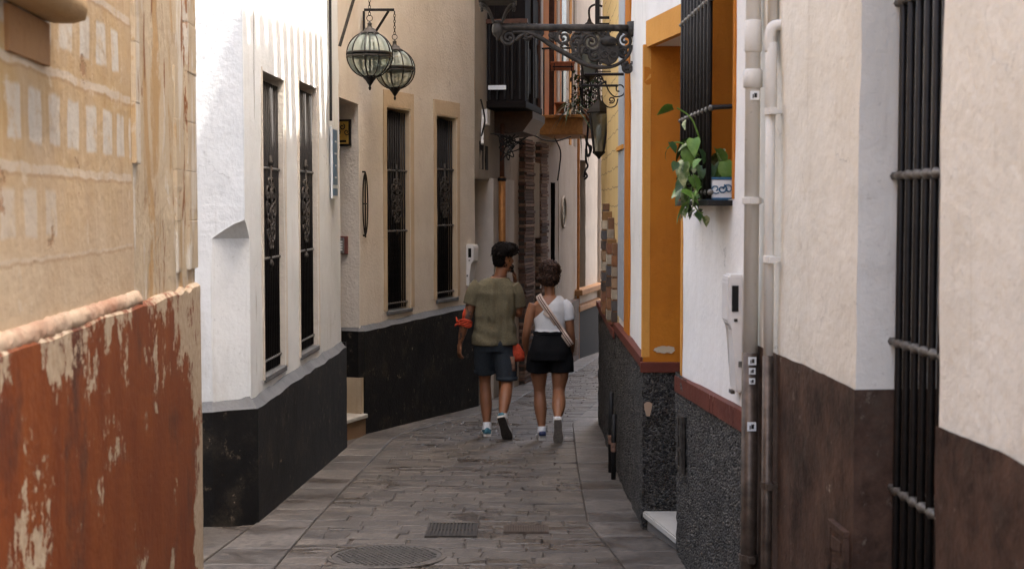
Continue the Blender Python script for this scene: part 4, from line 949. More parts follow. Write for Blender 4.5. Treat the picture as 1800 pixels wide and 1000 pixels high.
def globe_lantern(c, chain_top, lab):
    R = .19; e = empty('globe_lantern', Matrix.Translation(c)); tag(e, lab, 'lantern', 'globe lanterns')
    bm = bmesh.new(); bmesh.ops.create_uvsphere(bm, u_segments=24, v_segments=16, radius=R-.006); from_bm('glass_globe', bm, 'glass', e, True)
    bm = bmesh.new(); pts = [Vector((R*math.sin(t), 0, R*math.cos(t))) for t in [math.radians(16+148*k/20) for k in range(21)]]; tube(bm, pts, .0056, 6)
    r0 = from_bm('rib', bm, 'iron', e, True)
    for k in range(10):
        o = r0 if k == 0 else r0.copy()
        if k: COL.objects.link(o)
        o.rotation_euler.z = 2*math.pi*k/10 + .2
    for z in (.014, -.014):
        bm = bmesh.new(); q = math.sqrt(R*R-z*z)+.004; lathe(bm, [(q-.012, z-.007), (q, z-.006), (q, z+.006), (q-.012, z+.007)], n=40); from_bm('equator_band', bm, 'iron_grey', e)
    bm = bmesh.new(); lathe(bm, [(.075, R-.022), (.08, R-.016), (.074, R-.006), (.05, R+.006), (.044, R+.022), (.022, R+.032), (.016, R+.055), (.022, R+.062), (.012, R+.072), (.006, R+.085)], n=20); from_bm('cap', bm, 'iron_grey', e, True)
    bm = bmesh.new(); lathe(bm, [(.004, -R-.10), (.013, -R-.082), (.007, -R-.066), (.012, -R-.056), (.02, -R-.046), (.035, -R-.022), (.055, -R+.002), (.062, -R+.016), (.05, -R+.02)], n=18); from_bm('finial', bm, 'iron', e, True)
    bm = bmesh.new(); lathe(bm, [(.008, -.15), (.008, R-.02)], n=8)
    for k in range(4):
        a = k*math.pi/2+.5; tube(bm, smooth_path([(0, 0, -.13), (.05*math.cos(a), .05*math.sin(a), -.14), (.085*math.cos(a), .085*math.sin(a), -.10), (.085*math.cos(a), .085*math.sin(a), -.07)], 4), .004, 5)
    arm = from_bm('candle_arms', bm, 'iron_grey', e, True)
    for k in range(4):
        a = k*math.pi/2+.5; bm = bmesh.new(); lathe(bm, [(.016, -.012), (.03, -.006), (.013, -.004), (.013, .062), (.005, .064)], (.085*math.cos(a), .085*math.sin(a), -.062), 10); from_bm('candle', bm, simple('candle_sleeve', (.30, .29, .25), .6), arm, True)
    bm = bmesh.new(); z = R+.085; tube(bm, [Vector((.024*math.cos(t), 0, z+.024+.024*math.sin(t))) for t in [k*math.pi/8 for k in range(17)]], .0035, 5, False); from_bm('ring', bm, 'iron', e)
    z += .045; k = 0
    bm = bmesh.new(); tube(bm, [Vector((.009*math.cos(t), 0, .017*math.sin(t))) for t in [q*math.pi/6 for q in range(13)]], .003, 5, False); l0 = None
    while z < chain_top-c.z:
        if l0 is None: l0 = from_bm('chain_link', bm, 'iron', e); o = l0
        else: o = l0.copy(); COL.objects.link(o)
        o.location = (0, 0, z+.015); o.rotation_euler.z = (k % 2)*math.pi/2+.4; z += .027; k += 1
    return e
c1 = P(650, 97, 11.8); c2 = P(694, 122, 13.45)
globe_lantern(c1, 3.50, 'nearer round glass lantern hanging high on the left'); globe_lantern(c2, P(692, 24, 13.45).z, 'farther round glass lantern partly behind the nearer one')
e = empty('lantern_bracket', Matrix.Translation((-1.5, c1.y, 3.2))); tag(e, 'dark iron bracket on the white house holding the nearer lantern', 'bracket'); ei = e.matrix_world.inverted()
bm = bmesh.new(); za = 3.52; box(bm, 0, c1.x+1.5+.03, -.012, .012, za-3.2-.012, za-3.2+.012); from_bm('arm', bm, 'iron', e)
bm = bmesh.new(); a = ei @ P(597, 82, c1.y); b = ei @ Vector((c1.x-.06, c1.y, za)); a.x = max(a.x, .0); tube(bm, [a, b], .013, 4); from_bm('strut', bm, 'iron_grey', e)
bm = bmesh.new(); box(bm, -.005, .015, -.012, .012, -.9, .4); from_bm('wall_bar', bm, 'iron', e)
e = empty('lantern_bracket', Matrix.Translation((-1.40, 13.45, 3.3))); tag(e, 'dark iron bracket on the beige house holding the farther lantern', 'bracket'); ei = e.matrix_world.inverted()
a = ei @ P(640, 18, 13.45); b = ei @ P(693, 18, 13.45)
bm = bmesh.new(); box(bm, a.x, b.x, -.01, .01, a.z-.012, a.z+.012); from_bm('arm', bm, 'iron', e)
bm = bmesh.new(); tube(bm, [ei @ P(683, 20, 13.45), ei @ P(655, 65, 13.45)], .012, 4); from_bm('strut', bm, 'iron', e)
bm = bmesh.new(); q = ei @ P(640, 90, 13.45); box(bm, a.x-.012, a.x+.008, -.01, .01, q.z, a.z-.012); from_bm('wall_bar', bm, 'iron', e)
# ================================================================== ornate cast iron bracket with lantern
D = 9.8; e = empty('iron_bracket', Matrix.Translation(P(1113, 50, D))); tag(e, 'ornate grey cast iron lamp bracket with crowned shield, reaching over the street', 'bracket'); ei = e.matrix_world.inverted()
def q(px, py, dy=0): return ei @ P(px, py, D+dy)
def qs(l, sub=6): return smooth_path([q(*p) for p in l], sub)
pxm = D/FPX
bm = bmesh.new(); tube(bm, [q(876, 48), q(990, 49), q(1116, 50)], .024, 12); from_bm('bar', bm, 'iron_grey', e, True)
bm = bmesh.new(); lathe(bm, [(.034, -.02), (.034, .02)], q(1087, 50), 12); lathe(bm, [(.05, -.05), (.05, .05)], q(1115, 52), 8); from_bm('collar', bm, 'iron_grey', e, True)
bm = bmesh.new(); tube(bm, qs([(902, 57), (925, 57), (948, 66), (972, 82), (1000, 98), (1030, 114), (1060, 119), (1085, 114), (1104, 98), (1110, 80)]), [.012+.006*math.sin(math.pi*min(1, k/40)) for k in range(55)], 8); from_bm('curved_beam', bm, 'iron_grey', e, True)
X = Vector((1, 0, 0)); Z = Vector((0, 0, 1))
scr = [(894, 67, 15, 1.2, 1.75, 1), (928, 60, 8, 0, 1.4, -1), (950, 58, 7, 2, 1.3, 1), (991, 67, 15, .5, 1.6, 1), (1016, 74, 10, 3, 1.4, -1), (1012, 100, 8, 1, 1.3, 1), (1040, 74, 17, 0, 1.7, -1), (1046, 98, 11, 2.4, 1.5, 1), (1030, 90, 8, 4, 1.3, -1), (1099, 72, 15, 2, 1.5, 1), (1096, 92, 9, 5, 1.4, -1), (1104, 120, 10, 1.5, 1.6, 1), (1063, 58, 9, 3, 1.3, 1), (970, 62, 6, 1, 1.3, -1)]
for (px, py, r, a0, tn, sg) in scr:
    bm = bmesh.new(); pts = spiral(q(px, py), r*pxm, r*pxm*.18, a0, sg*tn, X, Z, 30); tube(bm, pts, [.0135-.006*k/30 for k in range(31)], 7)
    bmesh.ops.create_icosphere(bm, subdivisions=1, radius=.015, matrix=Matrix.Translation(pts[-1])); from_bm('scroll', bm, 'iron_grey', e, True)
for path in ([(1008, 60), (1004, 75), (1010, 92), (1022, 105)], [(1022, 108), (1016, 88), (1024, 66), (1040, 56)], [(1062, 56), (1056, 72), (1052, 95), (1056, 114)], [(905, 72), (915, 64), (930, 56), (945, 57)], [(1088, 56), (1100, 58), (1108, 70), (1106, 84)], [(985, 84), (992, 76), (1000, 82)], [(1020, 56), (1030, 60), (1046, 58)], [(1092, 112), (1100, 122), (1110, 112)]):
    bm = bmesh.new(); l = qs(path, 5); tube(bm, l, [.011*(.6+.6*math.sin(math.pi*k/(len(l)-1))) for k in range(len(l))], 7); from_bm('leaf_stem', bm, 'iron_grey', e, True)
for k in range(26):
    t = random.choice(scr); bm = bmesh.new(); pos = q(t[0]+random.uniform(-12, 12), min(112, t[1]+random.uniform(-10, 10))); bmesh.ops.create_icosphere(bm, subdivisions=1, radius=random.uniform(.010, .017), matrix=Matrix.Translation(pos) @ Matrix.Rotation(random.random()*3, 4, 'Y') @ Matrix.Diagonal((1.7, .7, .7, 1))); from_bm('acanthus_bud', bm, 'iron_grey', e, True)
bm = bmesh.new(); l = [(1053, 80), (1087, 80), (1088, 100), (1082, 110), (1070, 116), (1057, 110), (1052, 100)]
A_ = [bm.verts.new(q(*p)+Vector((0, -.022, 0))) for p in l]; B_ = [bm.verts.new(q(*p)+Vector((0, .022, 0))) for p in l]; bm.faces.new(A_); bm.faces.new(B_[::-1])
for i in range(7): bm.faces.new((A_[i], A_[(i+1) % 7], B_[(i+1) % 7], B_[i]))
bmesh.ops.bevel(bm, geom=list(bm.edges), offset=.006, segments=2, affect='EDGES'); sh = from_bm('shield', bm, 'iron_grey', e)
bm = bmesh.new()
for sy in (-1, 1):
    tube(bm, [v+Vector((0, sy*.026, 0)) for v in spiral(q(1062, 98), .03, .012, 0, 1.2, X, Z, 16)], .006, 6); tube(bm, [v+Vector((0, sy*.026, 0)) for v in spiral(q(1079, 97), .028, .012, 2, 1.2, X, Z, 16)], .006, 6)
    tube(bm, [v+Vector((0, sy*.026, 0)) for v in qs([(1070, 84), (1073, 92), (1068, 100), (1070, 110)])], .007, 6)
from_bm('shield_relief', bm, 'iron_grey', sh, True)
bm = bmesh.new(); cc = q(1070, 77); lathe(bm, [(.050, -.012), (.056, 0), (.064, .022), (.050, .036), (.026, .046), (.010, .050), (.012, .058), (.003, .064)], cc, 14); from_bm('crown', bm, 'iron_grey', sh, True)
# head of the bracket and the lantern standing on it
bm = bmesh.new(); lathe(bm, [(.006, -.085), (.014, -.078), (.012, -.066), (.032, -.045), (.042, -.01), (.036, .02), (.028, .03), (.036, .036), (.036, .046), (.02, .052)], q(875, 50), 14); from_bm('hub', bm, 'iron_grey', e, True)
o = empty('street_lantern', Matrix.Translation(P(875, 30, D))); tag(o, 'grey street lantern standing on the ornate iron bracket, cut by the top edge', 'lantern'); oi = o.matrix_world.inverted()
for sg in (-1, 1):
    for dy in (-.10, .10):
        bm = bmesh.new(); pts = [oi @ P(875+sg*a, b, D) + Vector((0, dy*a/27, 0)) for a, b in ((7, 42), (11, 30), (17, 18), (25, 10), (29, 11), (28, 17))]; tube(bm, smooth_path(pts, 4), .010, 6); from_bm('support', bm, 'iron_grey', o, True)
zb = (oi @ P(875, 6, D)).z
bm = bmesh.new(); box(bm, -.13, .13, -.13, .13, zb, zb+.03, .005); box(bm, -.09, .09, -.09, .09, zb+.55, zb+.6); box(bm, -.2, .2, -.2, .2, zb+.52, zb+.545, .004); from_bm('frame', bm, 'iron_grey', o)
bm = bmesh.new()
for sx in (-1, 1):
    for sy in (-1, 1): tube(bm, [(sx*.11, sy*.11, zb+.03), (sx*.18, sy*.18, zb+.52)], .01, 6)
from_bm('corner_posts', bm, 'iron_grey', o)
def taper_glass(bm, r0, r1, z0, z1):
    a = [bm.verts.new((x*r0, y*r0, z0)) for x, y in ((-1, -1), (1, -1), (1, 1), (-1, 1))]; b = [bm.verts.new((x*r1, y*r1, z1)) for x, y in ((-1, -1), (1, -1), (1, 1), (-1, 1))]
    for i in range(4): bm.faces.new((a[i], a[(i+1) % 4], b[(i+1) % 4], b[i]))
bm = bmesh.new(); taper_glass(bm, .11, .175, zb+.03, zb+.52); from_bm('glass', bm, 'glass', o)
# small scroll bracket for a shop sign
D2 = 10.5; e = empty('sign_bracket', Matrix.Translation(P(1100, 131, D2))); tag(e, 'thin black scroll bracket below the ornate one on the right', 'bracket'); ei = e.matrix_world.inverted()
def q2(px, py): return ei @ P(px, py, D2)
for (a, b, r) in (((1027, 131), (1104, 131), .012), ((1022, 151), (1086, 151), .010), ((1099, 131), (1099, 182), .006), ((1048, 126), (1074, 126), .005)):
    bm = bmesh.new(); tube(bm, [q2(*a), q2(*b)], r, 6); from_bm('bar', bm, 'iron', e)
m2 = D2/FPX
for l in (smooth_path([q2(*p) for p in ((1056, 138), (1064, 146), (1070, 160), (1080, 170), (1094, 168), (1098, 158), (1092, 150), (1084, 152), (1084, 160), (1089, 161))], 5), smooth_path([q2(*p) for p in ((1086, 174), (1082, 186), (1070, 189), (1060, 180), (1058, 168))], 5), spiral(q2(1052, 141), 8*m2, 2*m2, 0, 1.6, X, Z), spiral(q2(1046, 158), 8*m2, 2*m2, 2, 1.5, X, Z), spiral(q2(1075, 176), 6*m2, 2*m2, 4, 1.3, X, Z)):
    bm = bmesh.new(); tube(bm, l, .0055, 6); from_bm('scroll', bm, 'iron', e, True)
# tapered street lanterns on the yellow house
def street_lantern(c, Hh, rt, rb, lab, wallx):
    o = empty('street_lantern', Matrix.Translation(c)); tag(o, lab, 'lantern')
    bm = bmesh.new(); lathe(bm, [(rt*1.35, 0), (rt*1.4, .015), (rt*1.1, .05), (rt*.5, .10), (rt*.2, .13), (.01, .17)], n=4); from_bm('roof', bm, 'iron', o)
    bm = bmesh.new(); taper_glass(bm, rb*.95, rt*.95, -Hh, -.005); from_bm('glass', bm, glassmat('frosted_lantern_glass', (.45, .45, .42), .15), o)
    for sx in (-1, 1):
        for sy in (-1, 1): bm = bmesh.new(); tube(bm, [(sx*rb, sy*rb, -Hh), (sx*rt, sy*rt, 0)], .009, 5); from_bm('corner_post', bm, 'iron', o)
    bm = bmesh.new(); lathe(bm, [(.008, -Hh-.07), (.02, -Hh-.05), (rb*1.3, -Hh-.015), (rb*1.4, -Hh)], n=8); from_bm('base', bm, 'iron', o)
    bm = bmesh.new(); tube(bm, smooth_path([(0, 0, .16), (0, 0, .26), (.06, 0, .30), (wallx-c.x, 0, .28)], 5), .012, 6); from_bm('wall_arm', bm, 'iron', o)
    bm = bmesh.new(); lathe(bm, [(.012, -Hh*.75), (.025, -Hh*.65), (.03, -Hh*.4), (.01, -Hh*.3)], n=8); from_bm('bulb', bm, 'white_enamel', o, True)
street_lantern(P(1053, 200, 13.6), .36, .085, .045, 'dark tapered wall lantern hanging by the yellow house edge', .9)
street_lantern(P(1036, 62, 14.3), .40, .115, .06, 'street lantern with pale glass seen through the iron scrolls', .9)
# upper iron rod, sign hooks against the sky edge
e = empty('iron_rod', Matrix.Translation(P(1050, 20, 13.0))); tag(e, 'dark vertical iron rod with two hooks above the scrolls', 'iron rod')
bm = bmesh.new(); box(bm, -.02, .02, -.02, .02, -.12, .6); from_bm('rod', bm, 'iron', e)
for z in (-.06, -.12): bm = bmesh.new(); box(bm, .021, .13, -.01, .01, z-.012, z+.012); from_bm('hook', bm, 'iron', e)
# ================================================================== balcony planter and plants (far ochre balcony)
DB = 20.3
o = empty('window_box', Matrix.Translation(P(989, 124, DB))); tag(o, 'terracotta window box on the railing of the ochre balcony', 'planter')
bm = bmesh.new(); a = 20*DB/FPX; box(bm, -a, a, -.09, .09, 0, .11, .01); box(bm, -a*1.06, a*1.06, -.1, .1, .085, .115, .005); from_bm('trough', bm, 'terracotta', o)
bm = bmesh.new(); box(bm, -a*.9, a*.9, -.102, -.098, .03, .05); box(bm, -a*.8, -a*.72, -.104, -.1, -.02, .09); box(bm, a*.72, a*.8, -.104, -.1, -.02, .09); from_bm('holder', bm, 'iron', o)
bm = bmesh.new(); box(bm, -a*.9, a*.9, -.08, .08, .1, .112); from_bm('soil', bm, 'wood', o)
def blade_plant(c, n, Lmin, Lmax, wd, lab, mats, seed, down=.5):
    r = random.Random(seed); o = empty('trailing_plant', Matrix.Translation(c)); tag(o, lab, 'plant')
    for k in range(n):
        az = r.uniform(0, 6.28); Lb = r.uniform(Lmin, Lmax); el = r.uniform(-.1, 1.3); bm = bmesh.new(); prev = None
        for t in [i/6 for i in range(7)]:
            rad = Lb*t*math.cos(el); z = Lb*t*math.sin(el) - down*Lb*t*t*1.6; ww = wd*(1-t)**.6*(.4+.6*min(1, t*5)); cx, cy = rad*math.cos(az), rad*math.sin(az)
            a = bm.verts.new((cx-ww*math.sin(az), cy+ww*math.cos(az), z+ww*.3)); m = bm.verts.new((cx, cy, z)); b = bm.verts.new((cx+ww*math.sin(az), cy-ww*math.cos(az), z+ww*.3))
            if prev: bm.faces.new((prev[0], prev[1], m, a)); bm.faces.new((prev[1], prev[2], b, m))
            prev = (a, m, b)
        lo = from_bm('leaf', bm, mats[k % len(mats)], o); lo.rotation_euler = (r.uniform(-.2, .2), 0, 0); lo.location = (r.uniform(-.06, .06), r.uniform(-.08, .08), 0)
    return o
aloe = [leafmat('aloe_leaf', (.05, .062, .038), (.10, .105, .07)), leafmat('dry_leaf', (.20, .16, .09), (.28, .22, .14)), LM[2]]
blade_plant(P(1006, 192, 20.2), 26, .25, .55, .018, 'spiky grey green plant spilling over the ochre balcony edge', aloe, 3, .55)
blade_plant(P(1022, 200, 20.5), 22, .25, .6, .016, 'trailing spiky plant at the far end of the ochre balcony', aloe, 8, .8)
def shrub(c, rx, rz, n, lab, seed, mats):
    r = random.Random(seed); o = empty('balcony_shrub', Matrix.Translation(c)); tag(o, lab, 'plant'); bm = bmesh.new()
    for k in range(n):
        p = Vector((r.gauss(0, .42)*rx, r.gauss(0, .42)*rx, r.uniform(-1, 1)*rz)); s_ = r.uniform(.02, .045); mx = Matrix.Translation(p) @ Matrix.Rotation(r.uniform(0, 6), 4, Vector((r.random()-.5, r.random()-.5, r.random()-.5)).normalized())
        v = [bm.verts.new(mx @ Vector(t)) for t in ((-s_, 0, 0), (0, s_*.5, 0), (s_, 0, .01), (0, -s_*.5, 0))]; f = bm.faces.new(v); f.material_index = k % len(mats)
    x = from_bm('foliage', bm, mats, o); x['kind'] = 'stuff'
    bm = bmesh.new(); tube(bm, [(0, 0, -rz*1.2), (.02, 0, 0), (0, .02, rz*.6)], .012, 5); from_bm('stem', bm, 'wood', o)
dk = [LM[2], leafmat('dark_red_leaf', (.045, .022, .016), (.07, .04, .025)), LM[2]]
shrub(P(1036, 150, 20.6), .22, .42, 420, 'dense dark climbing shrub behind the scroll bracket', 4, dk); shrub(P(1018, 160, 20.9), .14, .3, 160, 'dark leafy shrub beside the spiky plant on the balcony', 6, dk)
for px, py, lab in ((1036, 212, 'small terracotta pot at the tip of the ochre balcony'), (985, 200, 'terracotta pot on the ochre balcony floor')):
    o = empty('flower_pot', Matrix.Translation(P(px, py, 20.4))); tag(o, lab, 'flower pot'); bm = bmesh.new(); lathe(bm, [(.05, 0), (.075, .13), (.085, .13), (.085, .16), (.07, .16), (.06, .10)], n=14); from_bm('pot', bm, 'terracotta', o, True)
    bm = bmesh.new(); lathe(bm, [(.055, .09), (.066, .125)], n=14); from_bm('soil', bm, 'wood', o)
# hanging cable bundle
DC = 20.5; o = empty('hanging_cable', Matrix.Translation(P(1033, 228, DC))); tag(o, 'black cable bundle looping down from the ochre balcony', 'cable'); oi = o.matrix_world.inverted()
for l in (((1034, 215), (1033, 235), (1031, 255), (1030, 280), (1033, 292), (1029, 300), (1027, 312)), ((1032, 250), (1037, 262), (1036, 274), (1031, 272), (1030, 262)), ((1033, 255), (1039, 258), (1038, 268), (1032, 276)), ((1028, 302), (1032, 310), (1027, 316))):
    bm = bmesh.new(); tube(bm, smooth_path([oi @ P(a, b, DC) for a, b in l], 5), .017, 6); from_bm('strand', bm, 'cable', o, True)
for (nm, l, dd, lab) in (('wall_cable', ((845, 175), (850, 195), (852, 215), (846, 240)), 16.0, 'thin cable running down the edge of the beige house'), ('wall_cable', ((975, 243), (985, 265), (984, 290), (980, 318)), 20.6, 'thin dark cable hanging under the ochre balcony'), ('wall_cable', ((900, 232), (912, 246), (935, 238), (955, 246), (978, 248), (1004, 240)), 19.2, 'tangled cable along the underside of the balconies')):
    bm = bmesh.new(); tube(bm, smooth_path([P(a, b, dd) for a, b in l], 5), .010, 5); tag(from_bm(nm, bm, 'cable'), lab, 'cable')
# ================================================================== people
def ring(c, ax, ay, rx, ry, n=16, pw=1.0):
    out = []
    for k in range(n):
        a = 2*math.pi*k/n; ca, sa = math.cos(a), math.sin(a)
        if pw != 1: ca = math.copysign(abs(ca)**pw, ca); sa = math.copysign(abs(sa)**pw, sa)
        out.append(c + ax*(rx*ca) + ay*(ry*sa))
    return out
def loft(bm, rings, cap=True):
    R = [[bm.verts.new(p) for p in r] for r in rings]; n = len(R[0])
    for a, b in zip(R[:-1], R[1:]):
        for j in range(n): bm.faces.new((a[j], a[(j+1) % n], b[(j+1) % n], b[j]))
    if cap: bm.faces.new(R[0][::-1]); bm.faces.new(R[-1])
    return R
def torso(bm, secs, n=28, cap=True, grow=0.0, fold=0.0, seed=0):
    """secs: (z, cx, cy, half width, half depth)"""
    rs = []
    z = []
    K = 5; full = []
    for i in range(len(secs)-1):
        for k in range(K):
            t = k/K; t = t*t*(3-2*t)*.5 + t*.5; full.append([a+(b-a)*t for a, b in zip(secs[i], secs[i+1])])
    full.append(list(secs[-1]))
    for (zz, cx, cy, hx, hy) in full:
        r = ring(Vector((cx, cy, zz)), Vector((1, 0, 0)), Vector((0, 1, 0)), hx+grow, hy+grow, n, .88)
        if fold:
            for v in r:
                k = noise.noise(Vector((v.x*19, v.y*9, zz*1.8+seed)))*fold + noise.noise(Vector((v.x*6+zz*5, v.y*5, zz*10+seed)))*fold*.7
                d = Vector((v.x-cx, v.y-cy, 0)).normalized(); v += d*k
        rs.append(r)
    return loft(bm, rs, cap)
def limb(bm, pts, radii, n=12, sub=4, cap=True):
    pts = smooth_path(pts, sub); m = len(radii); rr = []
    for i in range(len(pts)):
        t = i/(len(pts)-1)*(m-1); k = min(int(t), m-2); f = t-k; f = f*f*(3-2*f); rr.append(radii[k]+(radii[k+1]-radii[k])*f)
    tube(bm, pts, rr, n, cap)
def remeshed(name, bm, voxel, smooth_it, mat, parent):
    bmesh.ops.recalc_face_normals(bm, faces=bm.faces)
    me = bpy.data.meshes.new(name); bm.to_mesh(me); bm.free(); t = bpy.data.objects.new('tmp', me); COL.objects.link(t)
    r = t.modifiers.new('r', 'REMESH'); r.mode = 'VOXEL'; r.voxel_size = voxel
    s_ = t.modifiers.new('s', 'SMOOTH'); s_.iterations = smooth_it; s_.factor = .5
    dg = bpy.context.evaluated_depsgraph_get(); me2 = bpy.data.meshes.new_from_object(t.evaluated_get(dg)); bpy.data.objects.remove(t); bpy.data.meshes.remove(me)
    me2.name = name; me2.polygons.foreach_set('use_smooth', [True]*len(me2.polygons)); me2.materials.clear(); return new_obj(name, me2, mat, parent)
def head(bm, c, fwd, s=1.0):
    """head with face; c = centre of skull, fwd = horizontal look direction"""
    f = Vector(fwd).normalized(); r = Vector((f.y, -f.x, 0)); u = Vector((0, 0, 1))
    def pt(a, b, h): return c + r*(a*s) + f*(b*s) + u*(h*s)
    secs = [(-.118, .030, .028, .055), (-.105, .045, .045, .044), (-.08, .058, .062, .03), (-.05, .066, .080, .012), (-.01, .071, .090, .0), (.03, .075, .096, -.004), (.065, .073, .094, -.006), (.095, .060, .078, -.008), (.115, .036, .048, -.008), (.122, .012, .016, -.008)]
    loft(bm, [ring(pt(0, off, z), r, f, hx*s, hy*s, 18) for z, hx, hy, off in secs])
    # nose, brow, chin, lips, ears, eye sockets
    loft(bm, [ring(pt(0, .082, .022), r, u, .008*s, .008*s, 8), ring(pt(0, .100, -.008), r, u, .012*s, .012*s, 8), ring(pt(0, .112, -.03), r, u, .015*s, .010*s, 8), ring(pt(0, .085, -.042), r, u, .012*s, .006*s, 8)])
    for zz, w_ in ((-.060, .022), (-.070, .024)): limb(bm, [pt(-w_, .083, zz), pt(0, .094, zz), pt(w_, .083, zz)], [.004*s, .008*s, .004*s], 8, 3)
    limb(bm, [pt(-.04, .08, .03), pt(0, .092, .026), pt(.04, .08, .03)], [.008*s, .01*s, .008*s], 8, 3)
    loft(bm, [ring(pt(0, .075, -.10), r, u, .02*s, .014*s, 8), ring(pt(0, .09, -.098), r, u, .012*s, .010*s, 8)])
    for sg in (-1, 1):
        e = pt(sg*.074, -.008, -.012); pts = [e+u*(.030*s*math.cos(t))+f*(-.016*s*math.sin(t)) + r*(sg*.008*s) for t in [k*math.pi*1.6/8 - .4 for k in range(9)]]
        tube(bm, pts, .0065*s, 7); loft(bm, [ring(e-u*.02*s, r, f, .008*s, .012*s, 8), ring(e+u*.022*s, r, f, .008*s, .014*s, 8)])
def hand(bm, wrist, direction, palm_n, thumb_side, s=1.0, curl=.5, spread=.1):
    """palm with four fingers and a thumb; palm_n = the way the palm faces, thumb_side = the way of the thumb"""
    d = Vector(direction).normalized(); n = Vector(palm_n); n = (n - d*n.dot(d)).normalized(); t = Vector(thumb_side); t = (t-d*t.dot(d)-n*t.dot(n)).normalized()
    w_ = Vector(wrist)
    loft(bm, [ring(w_ - d*.02*s, t, n, .026*s, .019*s, 12), ring(w_+d*.02*s, t, n, .030*s, .017*s, 12), ring(w_+d*.055*s, t, n, .040*s, .015*s, 12), ring(w_+d*.09*s, t, n, .040*s, .013*s, 12), ring(w_+d*.10*s, t, n, .034*s, .010*s, 12)])
    for k, (off, L_, cu) in enumerate(((.031, .070, .8), (.0105, .078, 1.0), (-.0105, .073, 1.1), (-.031, .058, 1.25))):
        p = w_ + d*(.088*s) + t*(off*s); a = 0; pts = [p]
        for seg in (.45, .32, .25):
            a += curl*cu*.62; dd = (d*math.cos(a) + n*math.sin(a) + t*(spread*off*9)).normalized(); p = p + dd*(L_*seg*s); pts.append(p)
        limb(bm, pts, [.0092*s, .0085*s, .0078*s, .0062*s], 8, 3)
    p = w_ + d*.025*s + t*.026*s; pts = [p, p + (d*.6+t*.75+n*.25)*.034*s, p + (d*1.25+t*.95+n*.55)*.042*s, p + (d*1.9+t*1.0+n*.95)*.044*s]
    limb(bm, pts, [.014*s, .012*s, .010*s, .0075*s], 8, 3)
def shoe(parent, heel, toe, up, L_=.27, wd=.048, upper='shoe', solem='sole', lab=None, names=('shoe', 'sole')):
    heel = Vector(heel); d = (Vector(toe)-heel).normalized(); up = Vector(up); up = (up - d*up.dot(d)).normalized(); r = d.cross(up).normalized()
    secs = [(-.015, .62, .070), (.0, .72, .082), (.04, .76, .088), (.09, .74, .078), (.13, .80, .062), (.18, .98, .05), (.225, .95, .042), (.255, .72, .034), (.27, .35, .026)]
    k = L_/.27; bm = bmesh.new(); rs = []
    for x, wf, hh in secs:
        c = heel + d*(x*k); pts = []
        for q_ in range(16):
            a = 2*math.pi*q_/16; ca, sa = math.cos(a), math.sin(a); y = wd*wf*math.copysign(abs(ca)**.7, ca); z = .022 + (hh-.022)*max(0, sa)**.8 if sa > 0 else .022
            if sa > 0: y *= 1-.35*max(0, sa)**2
            pts.append(c + r*y + up*z)
        rs.append(pts)
    loft(bm, rs); u_ = from_bm(names[0], bm, upper, parent, True)
    bm = bmesh.new(); o1 = []; o2 = []
    outl = [(x, wf) for x, wf, _ in secs]; poly = [(x*k, wd*wf*1.08) for x, wf in outl] + [(x*k, -wd*wf*1.08) for x, wf in outl[::-1]]
    A_ = [bm.verts.new(heel + d*x + r*y) for x, y in poly]; B_ = [bm.verts.new(heel + d*x + r*y + up*.028) for x, y in poly]; bm.faces.new(A_); bm.faces.new(B_[::-1]); n = len(poly)
    for i in range(n): f = bm.faces.new((A_[i], A_[(i+1) % n], B_[(i+1) % n], B_[i]))
    so_ = from_bm(names[1], bm, solem, u_)
    bm = bmesh.new(); A_ = [bm.verts.new(heel + d*(x*.97+.003) + r*(y*.94) - up*.003) for x, y in poly]; B_ = [bm.verts.new(heel + d*(x*.97+.003) + r*(y*.94) + up*.001) for x, y in poly]; bm.faces.new(A_); bm.faces.new(B_[::-1])
    for i in range(n): bm.faces.new((A_[i], A_[(i+1) % n], B_[(i+1) % n], B_[i]))
    return u_, bm, (heel, d, r, up)
def cloth(nm, c, var=.2, sc=60, b=.25, rough=.9):
    n = N(nm); f = n.noise(sc, 4, .6); g = n.noise(7, 4, .6)
    col = n.mix(n.ramp(f, .3, .7), mul(c, 1-var), mul(c, 1+var)); col = n.mix(n.math('MULTIPLY', n.ramp(g, .4, .7), .35), col, mul(c, .72)); n.bump(n.math('ADD', f, n.math('MULTIPLY', g, 2)), b, .006)
    m = n.done(col, rough, spec=.15); return m
def skinmat(nm, c, tattoo=None):
    n = N(nm); f = n.noise(9, 4, .6); col = n.mix(n.ramp(f, .3, .7), mul(c, .86), mul(c, 1.1)); col = n.mix(n.math('MULTIPLY', n.ramp(n.noise(60, 3), .55, .7), .3), col, (c[0]*1.05, c[1]*.8, c[2]*.75))
    if tattoo:
        x, y, z = n.sep(); mk = n.math('MULTIPLY', n.math('LESS_THAN', x, tattoo[0]), n.between(z, tattoo[1], tattoo[2], .02)); t = n.ramp(n.noise(26, 3, .6), .53, .56)
        col = n.mix(n.math('MULTIPLY', n.math('MULTIPLY', mk, t), .75), col, (.035, .03, .032))
    n.bump(n.noise(120, 3), .12, .002); return n.done(col, .5, spec=.4)
